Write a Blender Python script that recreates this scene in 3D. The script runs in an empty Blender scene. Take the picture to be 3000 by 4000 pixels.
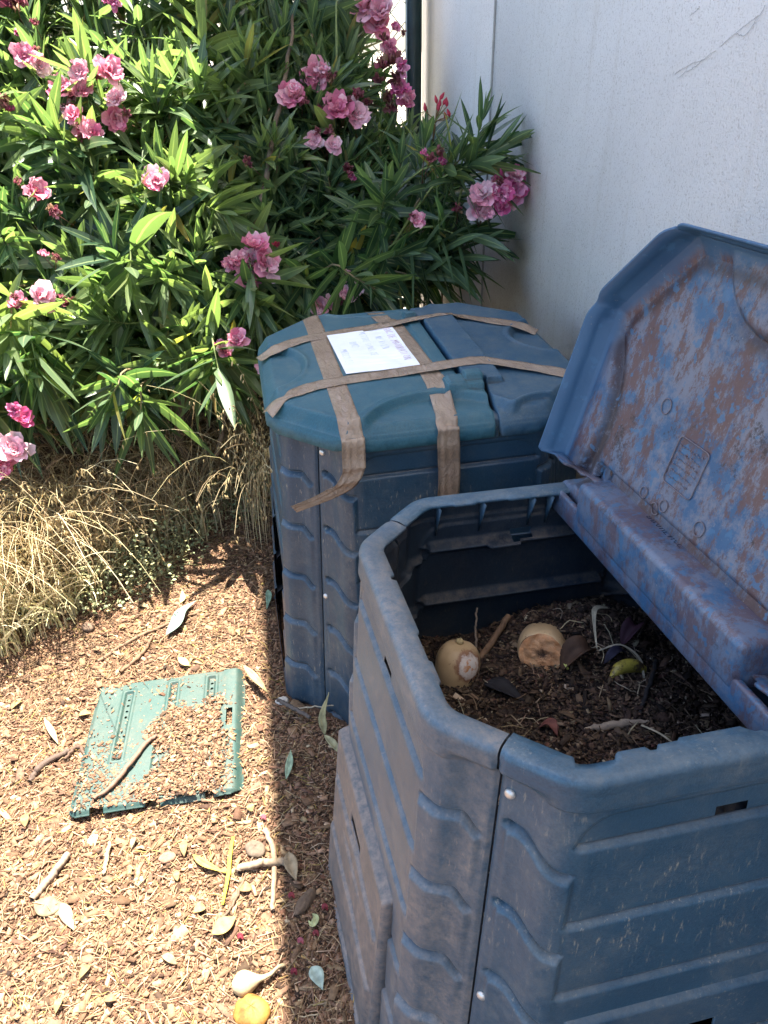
import bpy, math, random
import numpy as np
from mathutils import Vector, Matrix

rng = np.random.default_rng(7)
random.seed(7)
scene = bpy.context.scene
col = scene.collection

# ------------------------------------------------------------------ camera
CAM = np.array([0.0, 0.0, 1.57])
F, PITCH, ROLL = 3044.1, 0.54562, -0.02008
_fw = np.array([0, math.cos(PITCH), -math.sin(PITCH)])
_up = np.array([0, math.sin(PITCH), math.cos(PITCH)])
_rt = np.array([1.0, 0, 0])
_c, _s = math.cos(ROLL), math.sin(ROLL)
R_AX, U_AX = _c * _rt + _s * _up, -_s * _rt + _c * _up
cam_d = bpy.data.cameras.new("camera")
cam_d.sensor_fit = 'VERTICAL'
cam_d.sensor_height = 36.0
cam_d.lens = 36.0 * F / 4000.0
cam_d.clip_start = 0.02
cam_d.clip_end = 500
cam = bpy.data.objects.new("camera", cam_d)
col.objects.link(cam)
M = Matrix.Identity(4)
for i in range(3):
    M[i][0], M[i][1], M[i][2], M[i][3] = R_AX[i], U_AX[i], -_fw[i], CAM[i]
cam.matrix_world = M
scene.camera = cam

# ------------------------------------------------------------------ sky, sun, exposure
SUN_AZ, SUN_EL = math.radians(-12), math.radians(75)      # azimuth from +Y towards +X
SUN = np.array([math.cos(SUN_EL) * math.sin(SUN_AZ), math.cos(SUN_EL) * math.cos(SUN_AZ), math.sin(SUN_EL)])
world = bpy.data.worlds.new("World")
scene.world = world
world.use_nodes = True
wn = world.node_tree
bg = wn.nodes['Background']
sky = wn.nodes.new('ShaderNodeTexSky')
sky.sky_type = 'NISHITA'
sky.sun_disc = False
sky.sun_elevation = SUN_EL
sky.sun_rotation = SUN_AZ
sky.air_density = 1.0
sky.dust_density = 1.5
wn.links.new(sky.outputs[0], bg.inputs['Color'])
bg.inputs['Strength'].default_value = 0.09
sun_d = bpy.data.lights.new("sun", 'SUN')
sun_d.energy = 5.0
sun_d.angle = math.radians(0.53)
sun_d.color = (1.0, 0.93, 0.82)
sun = bpy.data.objects.new("sun", sun_d)
col.objects.link(sun)
sun.rotation_euler = Vector(SUN).to_track_quat('Z', 'Y').to_euler()
sun.location = (-3, 6, 12)
scene.view_settings.view_transform = 'Standard'
scene.view_settings.look = 'None'
scene.view_settings.exposure = 2.6
scene.view_settings.gamma = 1.0
scene.view_settings.use_curve_mapping = False
scene.cycles.max_bounces = 10
scene.cycles.diffuse_bounces = 6
scene.cycles.transparent_max_bounces = 12

# ------------------------------------------------------------------ helpers
def ray(px, py):
    d = R_AX * (px - 1500) / F - U_AX * (py - 2000) / F + _fw
    return d

def gpt(px, py, z=0.0):
    d = ray(px, py)
    return CAM + d * ((z - CAM[2]) / d[2])

def ypt(px, py, y):
    d = ray(px, py)
    return CAM + d * (y / d[1])

def project(P):
    P = np.atleast_2d(P) - CAM
    w = P @ _fw
    return np.stack([1500 + F * (P @ R_AX) / w, 2000 - F * (P @ U_AX) / w], 1), w

def tag(o, label=None, cat=None, group=None, kind=None):
    if label: o['label'] = label
    if cat: o['category'] = cat
    if group: o['group'] = group
    if kind: o['kind'] = kind
    return o

def empty(name, loc=(0, 0, 0), rot=None):
    o = bpy.data.objects.new(name, None)
    o.empty_display_size = 0.1
    col.objects.link(o)
    if rot is not None:
        o.matrix_world = Matrix.Translation(loc) @ rot
    else:
        o.location = loc
    return o

def mesh(name, V, Fc, mat, parent=None, smooth=True, C=None, attr='col', link=True):
    V = np.asarray(V, dtype=np.float32)
    me = bpy.data.meshes.new(name)
    if isinstance(Fc, np.ndarray):
        n, k = Fc.shape
        me.vertices.add(len(V)); me.vertices.foreach_set('co', V.ravel())
        me.loops.add(n * k); me.loops.foreach_set('vertex_index', Fc.astype(np.int32).ravel())
        me.polygons.add(n)
        me.polygons.foreach_set('loop_start', np.arange(0, n * k, k, dtype=np.int32))
        try:
            me.polygons.foreach_set('loop_total', np.full(n, k, dtype=np.int32))
        except Exception:
            pass
        me.update(calc_edges=True)
    else:
        me.from_pydata(V.tolist(), [], Fc)
    me.validate()
    if smooth:
        me.polygons.foreach_set('use_smooth', np.ones(len(me.polygons), dtype=bool))
    if C is not None:
        a = me.color_attributes.new(attr, 'FLOAT_COLOR', 'POINT')
        C = np.asarray(C, dtype=np.float32)
        if C.shape[1] == 3: C = np.concatenate([C, np.ones((len(C), 1), np.float32)], 1)
        a.data.foreach_set('color', C.ravel())
    if mat is not None: me.materials.append(mat)
    me.update()
    if not link: return me
    o = bpy.data.objects.new(name, me)
    col.objects.link(o)
    if parent is not None: o.parent = parent
    return o

def inst(name, me, parent=None):
    o = bpy.data.objects.new(name, me)
    col.objects.link(o)
    if parent is not None: o.parent = parent
    return o

def gridf(nr, nc, closed=False, flip=False):
    i = np.arange(nr - 1)[:, None]
    j = np.arange(nc if closed else nc - 1)[None, :]
    j2 = (j + 1) % nc
    f = np.stack([i * nc + j, i * nc + j2, (i + 1) * nc + j2, (i + 1) * nc + j], -1).reshape(-1, 4)
    return f[:, ::-1] if flip else f

def upright(V, Fc):
    a, b, c = V[Fc[:, 0]], V[Fc[:, 1]], V[Fc[:, 2]]
    nz = np.cross(b - a, c - a)[:, 2].sum()
    return Fc[:, ::-1] if nz < 0 else Fc

class MB:
    def __init__(s): s.V = []; s.F = []; s.C = []; s.n = 0
    def add(s, V, Fc, C=None):
        V = np.asarray(V, float); Fc = np.asarray(Fc, int)
        s.V.append(V); s.F.append(Fc + s.n); s.n += len(V)
        if C is None: C = (0.5, 0.5, 0.5)
        C = np.asarray(C, float)
        if C.ndim == 1: C = np.tile(C[:3], (len(V), 1))
        s.C.append(C[:, :3])
    def build(s, name, mat, parent=None, smooth=True):
        return mesh(name, np.concatenate(s.V), np.concatenate(s.F), mat, parent, smooth, np.concatenate(s.C))

def tube(path, rad, seg=6, caps=True):
    P = np.asarray(path, float); n = len(P)
    rad = np.broadcast_to(np.asarray(rad, float), (n,))
    T = np.gradient(P, axis=0); T /= np.linalg.norm(T, axis=1)[:, None] + 1e-9
    ref = np.array([0.0, 0, 1]) if abs(T[:, 2]).mean() < 0.8 else np.array([1.0, 0, 0])
    A = np.cross(T, ref); A /= np.linalg.norm(A, axis=1)[:, None] + 1e-9
    B = np.cross(T, A)
    th = np.linspace(0, 2 * np.pi, seg, endpoint=False)
    V = P[:, None] + rad[:, None, None] * (np.cos(th)[None, :, None] * A[:, None] + np.sin(th)[None, :, None] * B[:, None])
    V = V.reshape(-1, 3); Fc = gridf(n, seg, True)
    if caps:
        V = np.concatenate([V, P[:1], P[-1:]])
        a = len(V) - 2; b = len(V) - 1
        k = np.arange(seg); k2 = (k + 1) % seg
        Fc = np.concatenate([Fc, np.stack([np.full(seg, a), k2, k, k], 1), np.stack([np.full(seg, b), (n - 1) * seg + k, (n - 1) * seg + k2, (n - 1) * seg + k2], 1)])
    return V, Fc

def fixtri(Fc):
    return Fc

def box(c, s, Rm=None):
    c = np.array(c, float); h = np.array(s, float) / 2
    V = np.array([[x, y, z] for x in (-1, 1) for y in (-1, 1) for z in (-1, 1)], float) * h
    if Rm is not None: V = V @ np.asarray(Rm).T
    Fc = np.array([[0, 1, 3, 2], [4, 6, 7, 5], [0, 4, 5, 1], [2, 3, 7, 6], [0, 2, 6, 4], [1, 5, 7, 3]])
    return V + c, Fc

def bez(pts, n=20):
    P = np.asarray(pts, float)
    # Catmull-Rom through the points
    Q = np.concatenate([2 * P[:1] - P[1:2], P, 2 * P[-1:] - P[-2:-1]])
    out = []
    m = len(P) - 1
    for t in np.linspace(0, m, n):
        i = min(int(t), m - 1); u = t - i
        a, b, c, d = Q[i], Q[i + 1], Q[i + 2], Q[i + 3]
        out.append(0.5 * ((2 * b) + (-a + c) * u + (2 * a - 5 * b + 4 * c - d) * u * u + (-a + 3 * b - 3 * c + d) * u ** 3))
    return np.array(out)

def sst(a, b, x):
    t = np.clip((x - a) / (b - a), 0, 1)
    return t * t * (3 - 2 * t)

_ph = rng.uniform(0, 6.28, (40,)); _dr = rng.uniform(0, 6.28, (40,))
def wav(x, y, f0, n=10, seed=0):
    r = np.random.default_rng(seed)
    o = 0
    for k in range(n):
        a = r.uniform(0, 6.28); f = f0 * r.uniform(.6, 2.2); p = r.uniform(0, 6.28)
        o = o + np.sin((x * np.cos(a) + y * np.sin(a)) * f + p) * (f0 / f)
    return o / math.sqrt(n)

def gh(x, y):
    h = 0.010 * wav(x, y, 7, 8, 3) + 0.005 * wav(x, y, 26, 10, 4) + 0.0025 * wav(x, y, 70, 12, 5)
    h = h + 0.035 * np.exp(-(((x + .16) / .16) ** 2 + ((y - 1.42) / .13) ** 2))
    h = h + 0.05 * sst(2.3, 3.2, y)
    return h

# ------------------------------------------------------------------ materials
def newmat(name):
    m = bpy.data.materials.new(name); m.use_nodes = True
    nt = m.node_tree
    b = nt.nodes['Principled BSDF']
    return m, nt, b

class NT:
    def __init__(s, nt): s.nt = nt; s.l = nt.links
    def n(s, t, **k):
        x = s.nt.nodes.new(t)
        for a, b in k.items(): setattr(x, a, b)
        return x
    def lk(s, a, b): s.l.new(a, b)
    def coord(s, scale=(1, 1, 1), kind='Object', rot=(0, 0, 0)):
        tc = s.n('ShaderNodeTexCoord'); mp = s.n('ShaderNodeMapping')
        mp.inputs['Scale'].default_value = scale; mp.inputs['Rotation'].default_value = rot
        s.lk(tc.outputs[kind], mp.inputs[0]); return mp.outputs[0]
    def noise(s, vec, scale, detail=4, rough=.6, dist=0.0):
        x = s.n('ShaderNodeTexNoise'); x.inputs['Scale'].default_value = scale
        x.inputs['Detail'].default_value = detail; x.inputs['Roughness'].default_value = rough
        x.inputs['Distortion'].default_value = dist
        s.lk(vec, x.inputs['Vector']); return x.outputs['Fac']
    def ramp(s, fac, stops, interp='LINEAR'):
        r = s.n('ShaderNodeValToRGB'); cr = r.color_ramp; cr.interpolation = interp
        while len(cr.elements) < len(stops): cr.elements.new(0.5)
        for e, (p, c) in zip(cr.elements, stops):
            e.position = p
            e.color = (c, c, c, 1) if not hasattr(c, '__len__') else (*c, 1)
        s.lk(fac, r.inputs[0]); return r.outputs[0]
    def mix(s, fac, a, b, mode='MIX'):
        x = s.n('ShaderNodeMix', data_type='RGBA', blend_type=mode)
        for v, i in ((fac, 0), (a, 6), (b, 7)):
            if hasattr(v, 'is_output') or hasattr(v, 'links'): s.lk(v, x.inputs[i])
            elif i == 0: x.inputs[0].default_value = v
            else: x.inputs[i].default_value = (*v, 1)
        return x.outputs[2]
    def math(s, op, a, b=None, clamp=False):
        x = s.n('ShaderNodeMath', operation=op, use_clamp=clamp)
        for v, i in ((a, 0), (b, 1)):
            if v is None: continue
            if hasattr(v, 'links'): s.lk(v, x.inputs[i])
            else: x.inputs[i].default_value = v
        return x.outputs[0]
    def bump(s, h, strength=.3, dist=.002, prev=None):
        b = s.n('ShaderNodeBump'); b.inputs['Strength'].default_value = strength
        b.inputs['Distance'].default_value = dist
        s.lk(h, b.inputs['Height'])
        if prev is not None: s.lk(prev, b.inputs['Normal'])
        return b.outputs[0]
    def upness(s):
        g = s.n('ShaderNodeNewGeometry'); sp = s.n('ShaderNodeSeparateXYZ')
        s.lk(g.outputs['Normal'], sp.inputs[0]); return sp.outputs[2]
    def attr(s, name='col'):
        a = s.n('ShaderNodeAttribute'); a.attribute_name = name
        return a.outputs['Color']
    def sep(s, c):
        x = s.n('ShaderNodeSeparateColor'); s.lk(c, x.inputs[0]); return x.outputs

def plastic(name, c1, c2, dust=(.34, .29, .22), dust_amt=.5, streak=.5, rough=.45, rimdust=.3, cover=0.0, wear=.35, spec=.42):
    m, nt, b = newmat(name); N = NT(nt)
    v = N.coord()
    base = N.mix(N.ramp(N.noise(v, 3.5, 5), [(.35, 0), (.65, 1)]), c1, c2)
    fine = N.noise(v, 260, 3, .7)
    base = N.mix(N.ramp(fine, [(.3, 0), (.75, .35)]), base, tuple(min(1, x * 2.1) for x in c2))
    # mottled dust film
    d1 = N.ramp(N.noise(v, 5.0, 6, .7, .6), [(.42 - cover, 0), (.72 - cover, 1)])
    d2 = N.ramp(N.noise(v, 60, 5, .75), [(.35, .15), (.7, 1)])
    d = N.math('MULTIPLY', N.math('MULTIPLY', d1, d2), dust_amt)
    # vertical dried splash streaks
    vs = N.coord((70, 70, 14), rot=(0.3, .25, 0))
    s1 = N.ramp(N.noise(vs, 2.2, 5, .75), [(.585, 0), (.66, 1)])
    s2 = N.ramp(N.noise(v, 3.4, 4, .65), [(.44, 0), (.60, 1)])
    st = N.math('MULTIPLY', N.math('MULTIPLY', s1, s2), streak)
    vs2 = N.coord((60, 60, 240), rot=(0.2, .5, .3))
    s3 = N.ramp(N.noise(vs2, 1.0, 3, .6), [(.68, 0), (.78, 1)])
    st = N.math('ADD', st, N.math('MULTIPLY', N.math('MULTIPLY', s3, s2), streak * .6))
    up = N.ramp(N.upness(), [(.25, 0), (.95, 1)])
    d3 = N.math('MULTIPLY', N.math('MULTIPLY', up, N.ramp(N.noise(v, 28, 6, .75), [(.42, 0), (.68, 1)])), rimdust)
    tot = N.math('ADD', N.math('ADD', d, st), d3, True)
    gm = N.n('ShaderNodeNewGeometry')
    pw = N.math('MULTIPLY', N.ramp(gm.outputs['Pointiness'], [(.515, 0), (.56, 1)]), N.ramp(N.noise(v, 55, 5, .75), [(.40, .1), (.62, 1)]))
    base = N.mix(N.math('MULTIPLY', pw, wear), base, tuple(min(1, x * 2.6 + .03) for x in c2))
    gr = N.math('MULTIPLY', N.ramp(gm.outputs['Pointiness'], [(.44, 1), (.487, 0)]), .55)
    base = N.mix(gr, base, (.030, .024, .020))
    cc = N.mix(tot, base, dust)
    N.lk(cc, b.inputs['Base Color'])
    rr = N.math('ADD', N.math('MULTIPLY', tot, .35), rough, True)
    N.lk(rr, b.inputs['Roughness'])
    b.inputs['Specular IOR Level'].default_value = spec
    bm = N.bump(N.noise(v, 420, 3, .6), .4, .0010)
    bm = N.bump(N.noise(v, 30, 4, .6), .12, .004, bm)
    N.lk(bm, b.inputs['Normal'])
    return m

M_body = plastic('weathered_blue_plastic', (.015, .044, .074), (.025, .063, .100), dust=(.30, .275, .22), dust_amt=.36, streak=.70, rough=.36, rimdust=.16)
M_body_l = plastic('bounce_lit_dusty_blue_plastic', (.016, .044, .070), (.027, .062, .095), dust=(.29, .235, .19), dust_amt=.66, streak=.4, rough=.40, rimdust=.10, cover=.14)  # beige film: warm bounce light painted in, along with some dust
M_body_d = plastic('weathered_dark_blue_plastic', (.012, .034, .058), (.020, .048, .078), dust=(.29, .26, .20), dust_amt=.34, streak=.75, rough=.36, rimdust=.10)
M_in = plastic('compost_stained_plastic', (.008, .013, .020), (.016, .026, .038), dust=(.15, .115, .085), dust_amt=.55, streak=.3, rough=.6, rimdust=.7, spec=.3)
M_lid = plastic('blue_green_lid_plastic', (.011, .056, .082), (.017, .072, .100), dust=(.26, .25, .18), dust_amt=.17, streak=.12, rough=.5, rimdust=.10, spec=.28)
M_lid_r = plastic('blue_lid_plastic', (.011, .042, .076), (.017, .055, .094), dust=(.28, .26, .18), dust_amt=.22, streak=.2, rough=.5, rimdust=.14, spec=.28)
M_plate = plastic('green_plastic', (.011, .037, .032), (.017, .049, .043), dust=(.17, .125, .088), dust_amt=.42, streak=.15, rough=.6, rimdust=.10)
M_hatch = plastic('bounce_lit_dusty_hatch_plastic', (.022, .040, .055), (.03, .05, .066), dust=(.29, .22, .175), dust_amt=.80, streak=.4, rough=.45, rimdust=.25, cover=.22)  # left hatch: bounced ground light put into the colour with the dust

def stained(name, k=1.0, mask=False):
    m, nt, b = newmat(name); N = NT(nt)
    v = N.coord()
    base = N.mix(N.ramp(N.noise(v, 4, 5), [(.35, 0), (.65, 1)]), (.022, .070, .145), (.036, .100, .190))
    K = k
    g1 = N.ramp(N.noise(v, 9, 12, .82), [(.44, 0), (.53, 1)])
    g2 = N.ramp(N.noise(v, 2.6, 3, .5), [(.30, .55), (.55, 1)])
    f1 = N.math('MULTIPLY', N.math('MULTIPLY', g1, g2), .62 * k)
    r1 = N.math('MULTIPLY', N.ramp(N.noise(N.coord((1.6, 1.6, .75)), 10, 14, .86), [(.49, 0), (.54, 1)]), .88 * k)
    r2 = N.math('MULTIPLY', N.ramp(N.noise(N.coord((1, 1, 1), rot=(1, 2, .5)), 7.5, 14, .86), [(.555, 0), (.60, 1)]), .88 * k)
    if mask:
        mk = N.sep(N.attr())
        f1 = N.math('MULTIPLY', f1, mk[0]); r1 = N.math('MULTIPLY', r1, mk[0]); r2 = N.math('MULTIPLY', r2, mk[0])
        rr = N.math('MULTIPLY', mk[1], N.ramp(N.noise(v, 34, 8, .82), [(.36, 0), (.47, 1)]))
        r2 = N.math('MAXIMUM', r2, N.math('MULTIPLY', rr, .9))
    c = N.mix(f1, base, (.215, .185, .19))
    c = N.mix(r1, c, (.095, .040, .032))
    c = N.mix(r2, c, (.022, .009, .010))
    fl = N.ramp(N.noise(v, 42, 3, .5), [(.62, 0), (.65, 1)])
    c = N.mix(N.math('MULTIPLY', fl, .75), c, (.040, .115, .21))
    sp = N.ramp(N.noise(v, 190, 3, .6), [(.68, 0), (.74, 1)])
    c = N.mix(N.math('MULTIPLY', sp, .45), c, (.36, .31, .25))
    N.lk(c, b.inputs['Base Color'])
    b.inputs['Roughness'].default_value = .5
    N.lk(N.bump(N.noise(v, 90, 5, .7), .25, .002), b.inputs['Normal'])
    return m
M_under = stained('stained_lid_underside', 1.0, True)
M_beam = stained('stained_beam_plastic', .72)

def simple(name, c, rough=.7, bump=0, bs=200, var=.25, metal=0.0, spec=.4, vs=20):
    m, nt, b = newmat(name); N = NT(nt)
    v = N.coord()
    d = tuple(x * (1 - var) for x in c); l = tuple(min(1, x * (1 + var)) for x in c)
    N.lk(N.mix(N.ramp(N.noise(v, vs, 5, .65), [(.3, 0), (.7, 1)]), d, l), b.inputs['Base Color'])
    b.inputs['Roughness'].default_value = rough; b.inputs['Metallic'].default_value = metal
    b.inputs['Specular IOR Level'].default_value = spec
    if bump: N.lk(N.bump(N.noise(v, bs, 5, .65), bump, .003), b.inputs['Normal'])
    return m

def attrmat(name, rough=.8, transl=0.0, var=.2, bump=.2, spec=.25, scale=120):
    m, nt, b = newmat(name); N = NT(nt)
    v = N.coord()
    c = N.attr()
    c = N.mix(N.ramp(N.noise(v, scale, 4, .65), [(.3, 0), (.7, 1)]), N.mix(1.0, c, (1 - var,) * 3, 'MULTIPLY'), N.mix(1.0, c, (1 + var,) * 3, 'MULTIPLY'))
    N.lk(c, b.inputs['Base Color'])
    b.inputs['Roughness'].default_value = rough; b.inputs['Specular IOR Level'].default_value = spec
    if bump: N.lk(N.bump(N.noise(v, scale * 3, 4, .6), bump, .001), b.inputs['Normal'])
    if transl:
        t = N.n('ShaderNodeBsdfTranslucent'); N.lk(c, t.inputs['Color'])
        mx = N.n('ShaderNodeMixShader'); mx.inputs[0].default_value = transl
        N.lk(b.outputs[0], mx.inputs[1]); N.lk(t.outputs[0], mx.inputs[2])
        N.lk(mx.outputs[0], nt.nodes['Material Output'].inputs['Surface'])
    return m
M_chip = attrmat('wood_chips', .85, 0, .25, .3)
M_straw = attrmat('dry_straw', .6, .2, .15, 0, .35)
M_weed = attrmat('weed_leaves', .55, .25, .2, 0, .3)
M_litter = attrmat('leaf_litter', .7, .12, .25, .25, .3, 60)

def leafmat():
    m, nt, b = newmat('oleander_leaf'); N = NT(nt)
    s = N.sep(N.attr()); R, G, B = s[0], s[1], s[2]
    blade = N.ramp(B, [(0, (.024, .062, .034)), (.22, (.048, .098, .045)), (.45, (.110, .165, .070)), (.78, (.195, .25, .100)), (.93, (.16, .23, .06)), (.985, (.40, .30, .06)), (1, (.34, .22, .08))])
    g = N.n('ShaderNodeNewGeometry')
    under = N.mix(.45, blade, (.14, .20, .12))
    c = N.mix(g.outputs['Backfacing'], blade, under)
    rib = N.ramp(R, [(.07, 1), (.15, 0)])
    c = N.mix(N.math('MULTIPLY', rib, .75), c, (.28, .36, .16))
    v = N.coord()
    c = N.mix(N.ramp(N.noise(v, 45, 3, .6), [(.35, 0), (.75, .35)]), c, (.10, .17, .09))
    N.lk(c, b.inputs['Base Color'])
    b.inputs['Roughness'].default_value = .32; b.inputs['Specular IOR Level'].default_value = .6
    vein = N.n('ShaderNodeTexWave'); vein.inputs['Scale'].default_value = 3
    t = N.n('ShaderNodeBsdfTranslucent')
    N.lk(N.mix(1.0, c, (1.5, 1.6, .75), 'MULTIPLY'), t.inputs['Color'])
    nt.nodes.remove(vein)
    N.lk(N.bump(N.noise(v, 220, 2, .5), .15, .001), b.inputs['Normal'])
    mx = N.n('ShaderNodeMixShader'); mx.inputs[0].default_value = .48
    N.lk(b.outputs[0], mx.inputs[1]); N.lk(t.outputs[0], mx.inputs[2])
    N.lk(mx.outputs[0], nt.nodes['Material Output'].inputs['Surface'])
    return m
M_leaf = leafmat()
M_petal = attrmat('oleander_petals', .55, .35, .12, 0, .3)
M_stem = attrmat('oleander_stems', .75, 0, .25, .35, .3)
M_bark = simple('grey_brown_bark', (.16, .115, .075), .85, .6, 90, .4)

def wallmat():
    m, nt, b = newmat('roughcast_white_wall'); N = NT(nt)
    v = N.coord()
    base = N.mix(N.ramp(N.noise(v, 1.3, 5), [(.3, 0), (.7, 1)]), (.775, .765, .765), (.85, .84, .84))
    vv = N.coord((260, 260, 120), rot=(.5, .3, 0)); vh = N.coord((150, 150, 300), rot=(-.6, .4, .2))
    f1 = N.ramp(N.noise(vv, 1.0, 4, .6), [(.34, 1), (.42, 0)])
    f2 = N.ramp(N.noise(vh, 1.0, 4, .6), [(.33, 1), (.41, 0)])
    fl = N.math('MULTIPLY', N.math('ADD', f1, f2, True), .46)
    c = N.mix(fl, base, (.34, .30, .27))
    # earth-brown splash staining near the ground, with a ragged upper edge
    tc = N.n('ShaderNodeTexCoord'); sp = N.n('ShaderNodeSeparateXYZ'); N.lk(tc.outputs['Object'], sp.inputs[0])
    edge = N.math('ADD', sp.outputs[2], N.math('MULTIPLY', N.noise(v, 2.2, 5, .65), -.9))
    low = N.ramp(edge, [(-.1 + .0, 1), (.42, 0)])
    c = N.mix(N.math('MULTIPLY', low, .55), c, (.42, .29, .16))
    ve = N.math('ADD', sp.outputs[1], N.math('MULTIPLY', N.noise(N.coord((9, 9, .8)), 1.0, 4, .6), .55))
    c = N.mix(N.math('MULTIPLY', N.ramp(N.math('MULTIPLY', ve, .2), [(.80, 0), (.87, 1)]), .75), c, (.60, .49, .38))  # strip of warm light by the fence post, painted into the wall colour
    pt_ = N.ramp(N.noise(v, .8, 6, .7, .8), [(.48, 0), (.62, 1)])
    c = N.mix(N.math('MULTIPLY', pt_, .16), c, (.52, .50, .48))
    vst = N.coord((30, 30, 1.0))
    stq = N.ramp(N.noise(vst, 1.0, 3, .6), [(.56, 0), (.75, 1)])
    c = N.mix(N.math('MULTIPLY', stq, .16), c, (.45, .38, .28))
    N.lk(c, b.inputs['Base Color']); b.inputs['Roughness'].default_value = .9
    b.inputs['Specular IOR Level'].default_value = .2
    h = N.math('ADD', N.noise(vv, 1.0, 5, .65), N.noise(vh, 1.0, 5, .65))
    N.lk(N.bump(h, .55, .004), b.inputs['Normal'])
    return m
M_wall = wallmat()
M_joint = simple('grey_joint_seal', (.34, .34, .33), .6, .2, 200, .2)
M_fence = simple('dark_green_coating', (.012, .030, .030), .45, .1, 200, .3)
M_yard = simple('pale_yard_paving', (.36, .32, .25), .9, .5, 20, .22, vs=1.5)
M_paper = None

def groundmat():
    m, nt, b = newmat('brown_mulch_soil'); N = NT(nt)
    v = N.coord()
    a = N.noise(v, 75, 8, .75, .4)
    c = N.ramp(a, [(.30, (.060, .036, .022)), (.45, (.115, .069, .042)), (.56, (.165, .100, .062)), (.68, (.23, .148, .090))])
    c2 = N.ramp(N.noise(v, 3, 4, .6), [(.35, .75), (.65, 1.15)])
    c = N.mix(1.0, c, c2, 'MULTIPLY')
    N.lk(c, b.inputs['Base Color']); b.inputs['Roughness'].default_value = .95
    b.inputs['Specular IOR Level'].default_value = .15
    N.lk(N.bump(a, .8, .008), b.inputs['Normal'])
    return m
M_ground = groundmat()

# ------------------------------------------------------------------ ground, yard
def axis(parts):
    return np.concatenate([np.linspace(a, b, n, endpoint=False) for a, b, n in parts] + [[parts[-1][1]]])
gx = axis([(-7, -1.8, 30), (-1.8, .5, 230), (.5, 1.2, 12)])
gy = axis([(-3, .55, 20), (.55, 3.2, 250), (3.2, 4.15, 20)])
X, Y = np.meshgrid(gx, gy)
ground = mesh('ground', np.stack([X, Y, gh(X, Y)], -1).reshape(-1, 3), gridf(len(gy), len(gx)), M_ground)
tag(ground, kind='structure')
yx = np.linspace(-60, 60, 30); yy = np.concatenate([[4.15], np.linspace(6, 120, 30)])
X, Y = np.meshgrid(yx, yy)
yard = mesh('yard', np.stack([X, Y, X * 0 - 0.03], -1).reshape(-1, 3), gridf(len(yy), len(yx)), M_yard)
tag(yard, kind='structure')

# ------------------------------------------------------------------ building wall
WYAW = math.atan(0.192)
wd = np.array([-math.sin(WYAW), math.cos(WYAW)])       # along the wall, away from the camera
wn_ = np.array([math.cos(WYAW), math.sin(WYAW)])       # into the wall
W0 = np.array([.985, 0.0])                             # wall face passes here
def wpt(t, dpt=0.0, z=0.0):
    q = W0 + wd * t + wn_ * dpt
    return np.array([q[0], q[1], z])
WR = Matrix.Rotation(WYAW, 4, 'Z')
building = empty('building', (W0[0], W0[1], 0), WR)     # local: +y along the wall, +x into the wall
tag(building, 'pale roughcast building wall with a vertical panel joint behind the bins', 'building')
T_JOINT, T_END = 3.10, 4.10
def slab(name, x0, x1, y0, y1, z0, z1, mat, n=2):
    V, Fc = box(((x0 + x1) / 2, (y0 + y1) / 2, (z0 + z1) / 2), (x1 - x0, y1 - y0, z1 - z0))
    return mesh(name, V, Fc, mat, building, smooth=False)
slab('wall_panel', 0, .2, -6, T_JOINT - .006, -.1, 4.3, M_wall)
slab('wall_panel', -.002, .2, T_JOINT + .006, T_END, -.1, 4.3, M_wall)
slab('joint_strip', .004, .05, T_JOINT - .006, T_JOINT + .006, -.1, 4.3, M_joint)
slab('joint_strip', -.004, .003, T_JOINT - .002, T_JOINT + .006, -.05, 4.3, M_joint)

# unseen slab, added and shaped to cast the long straight shade on the soil
h_e = 4.3
Lh = h_e / math.tan(SUN_EL)
off = np.array([math.sin(SUN_AZ), math.cos(SUN_AZ)]) * Lh
e0 = np.array([-.205 + .0, .75]) + off; e1 = np.array([-.452, 2.288]) + off
ed = (e1 - e0) / np.linalg.norm(e1 - e0)
pA = e0 - ed * 6.0; pB = e0 + ed * 3.55
Winv = building.matrix_world.inverted()
def bl(p, z): return list(Winv @ Vector((p[0], p[1], z)))
q0, q1 = bl(pA, h_e), bl(pB, h_e)
V = [[q0[0], q0[1], h_e], [2.5, q0[1], h_e], [2.5, q1[1], h_e], [q1[0], q1[1], h_e]]
V += [[a, b_, c + .18] for a, b_, c in V]
mesh('added_shade_slab', V, [[3, 2, 1, 0], [4, 5, 6, 7], [0, 1, 5, 4], [1, 2, 6, 5], [2, 3, 7, 6], [3, 0, 4, 7]], M_wall, building, smooth=False)

# thin dark scratches on the wall
def wall_px(px, py, d=-.0015):
    D = ray(px, py); n3 = np.array([wn_[0], wn_[1], 0]); o = np.array([W0[0], W0[1], 0])
    t = ((o - CAM) @ n3 + d) / (D @ n3)
    return CAM + D * t
sc = [[(2630, 290), (2690, 255), (2760, 220), (2850, 150), (2960, 60)], [(2650, 300), (2700, 270), (2745, 235)], [(2700, 60), (2722, 40), (2730, 30)], [(2870, 130), (2920, 128), (2990, 20)], [(1720, 1080), (1800, 1070), (1860, 1100), (1890, 1130)]]
for s_ in sc:
    P = np.array([wall_px(*q) for q in s_]); P = bez(P, 14)
    P = P + rng.normal(0, .0012, P.shape)
    Pl = np.array([list(Winv @ Vector(p)) for p in P])
    mb = MB(); V, Fc = tube(Pl, .0005, 4); mb.add(V, Fc, (.40, .39, .39)); mb.build('scratch', M_stem, building)

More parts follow.
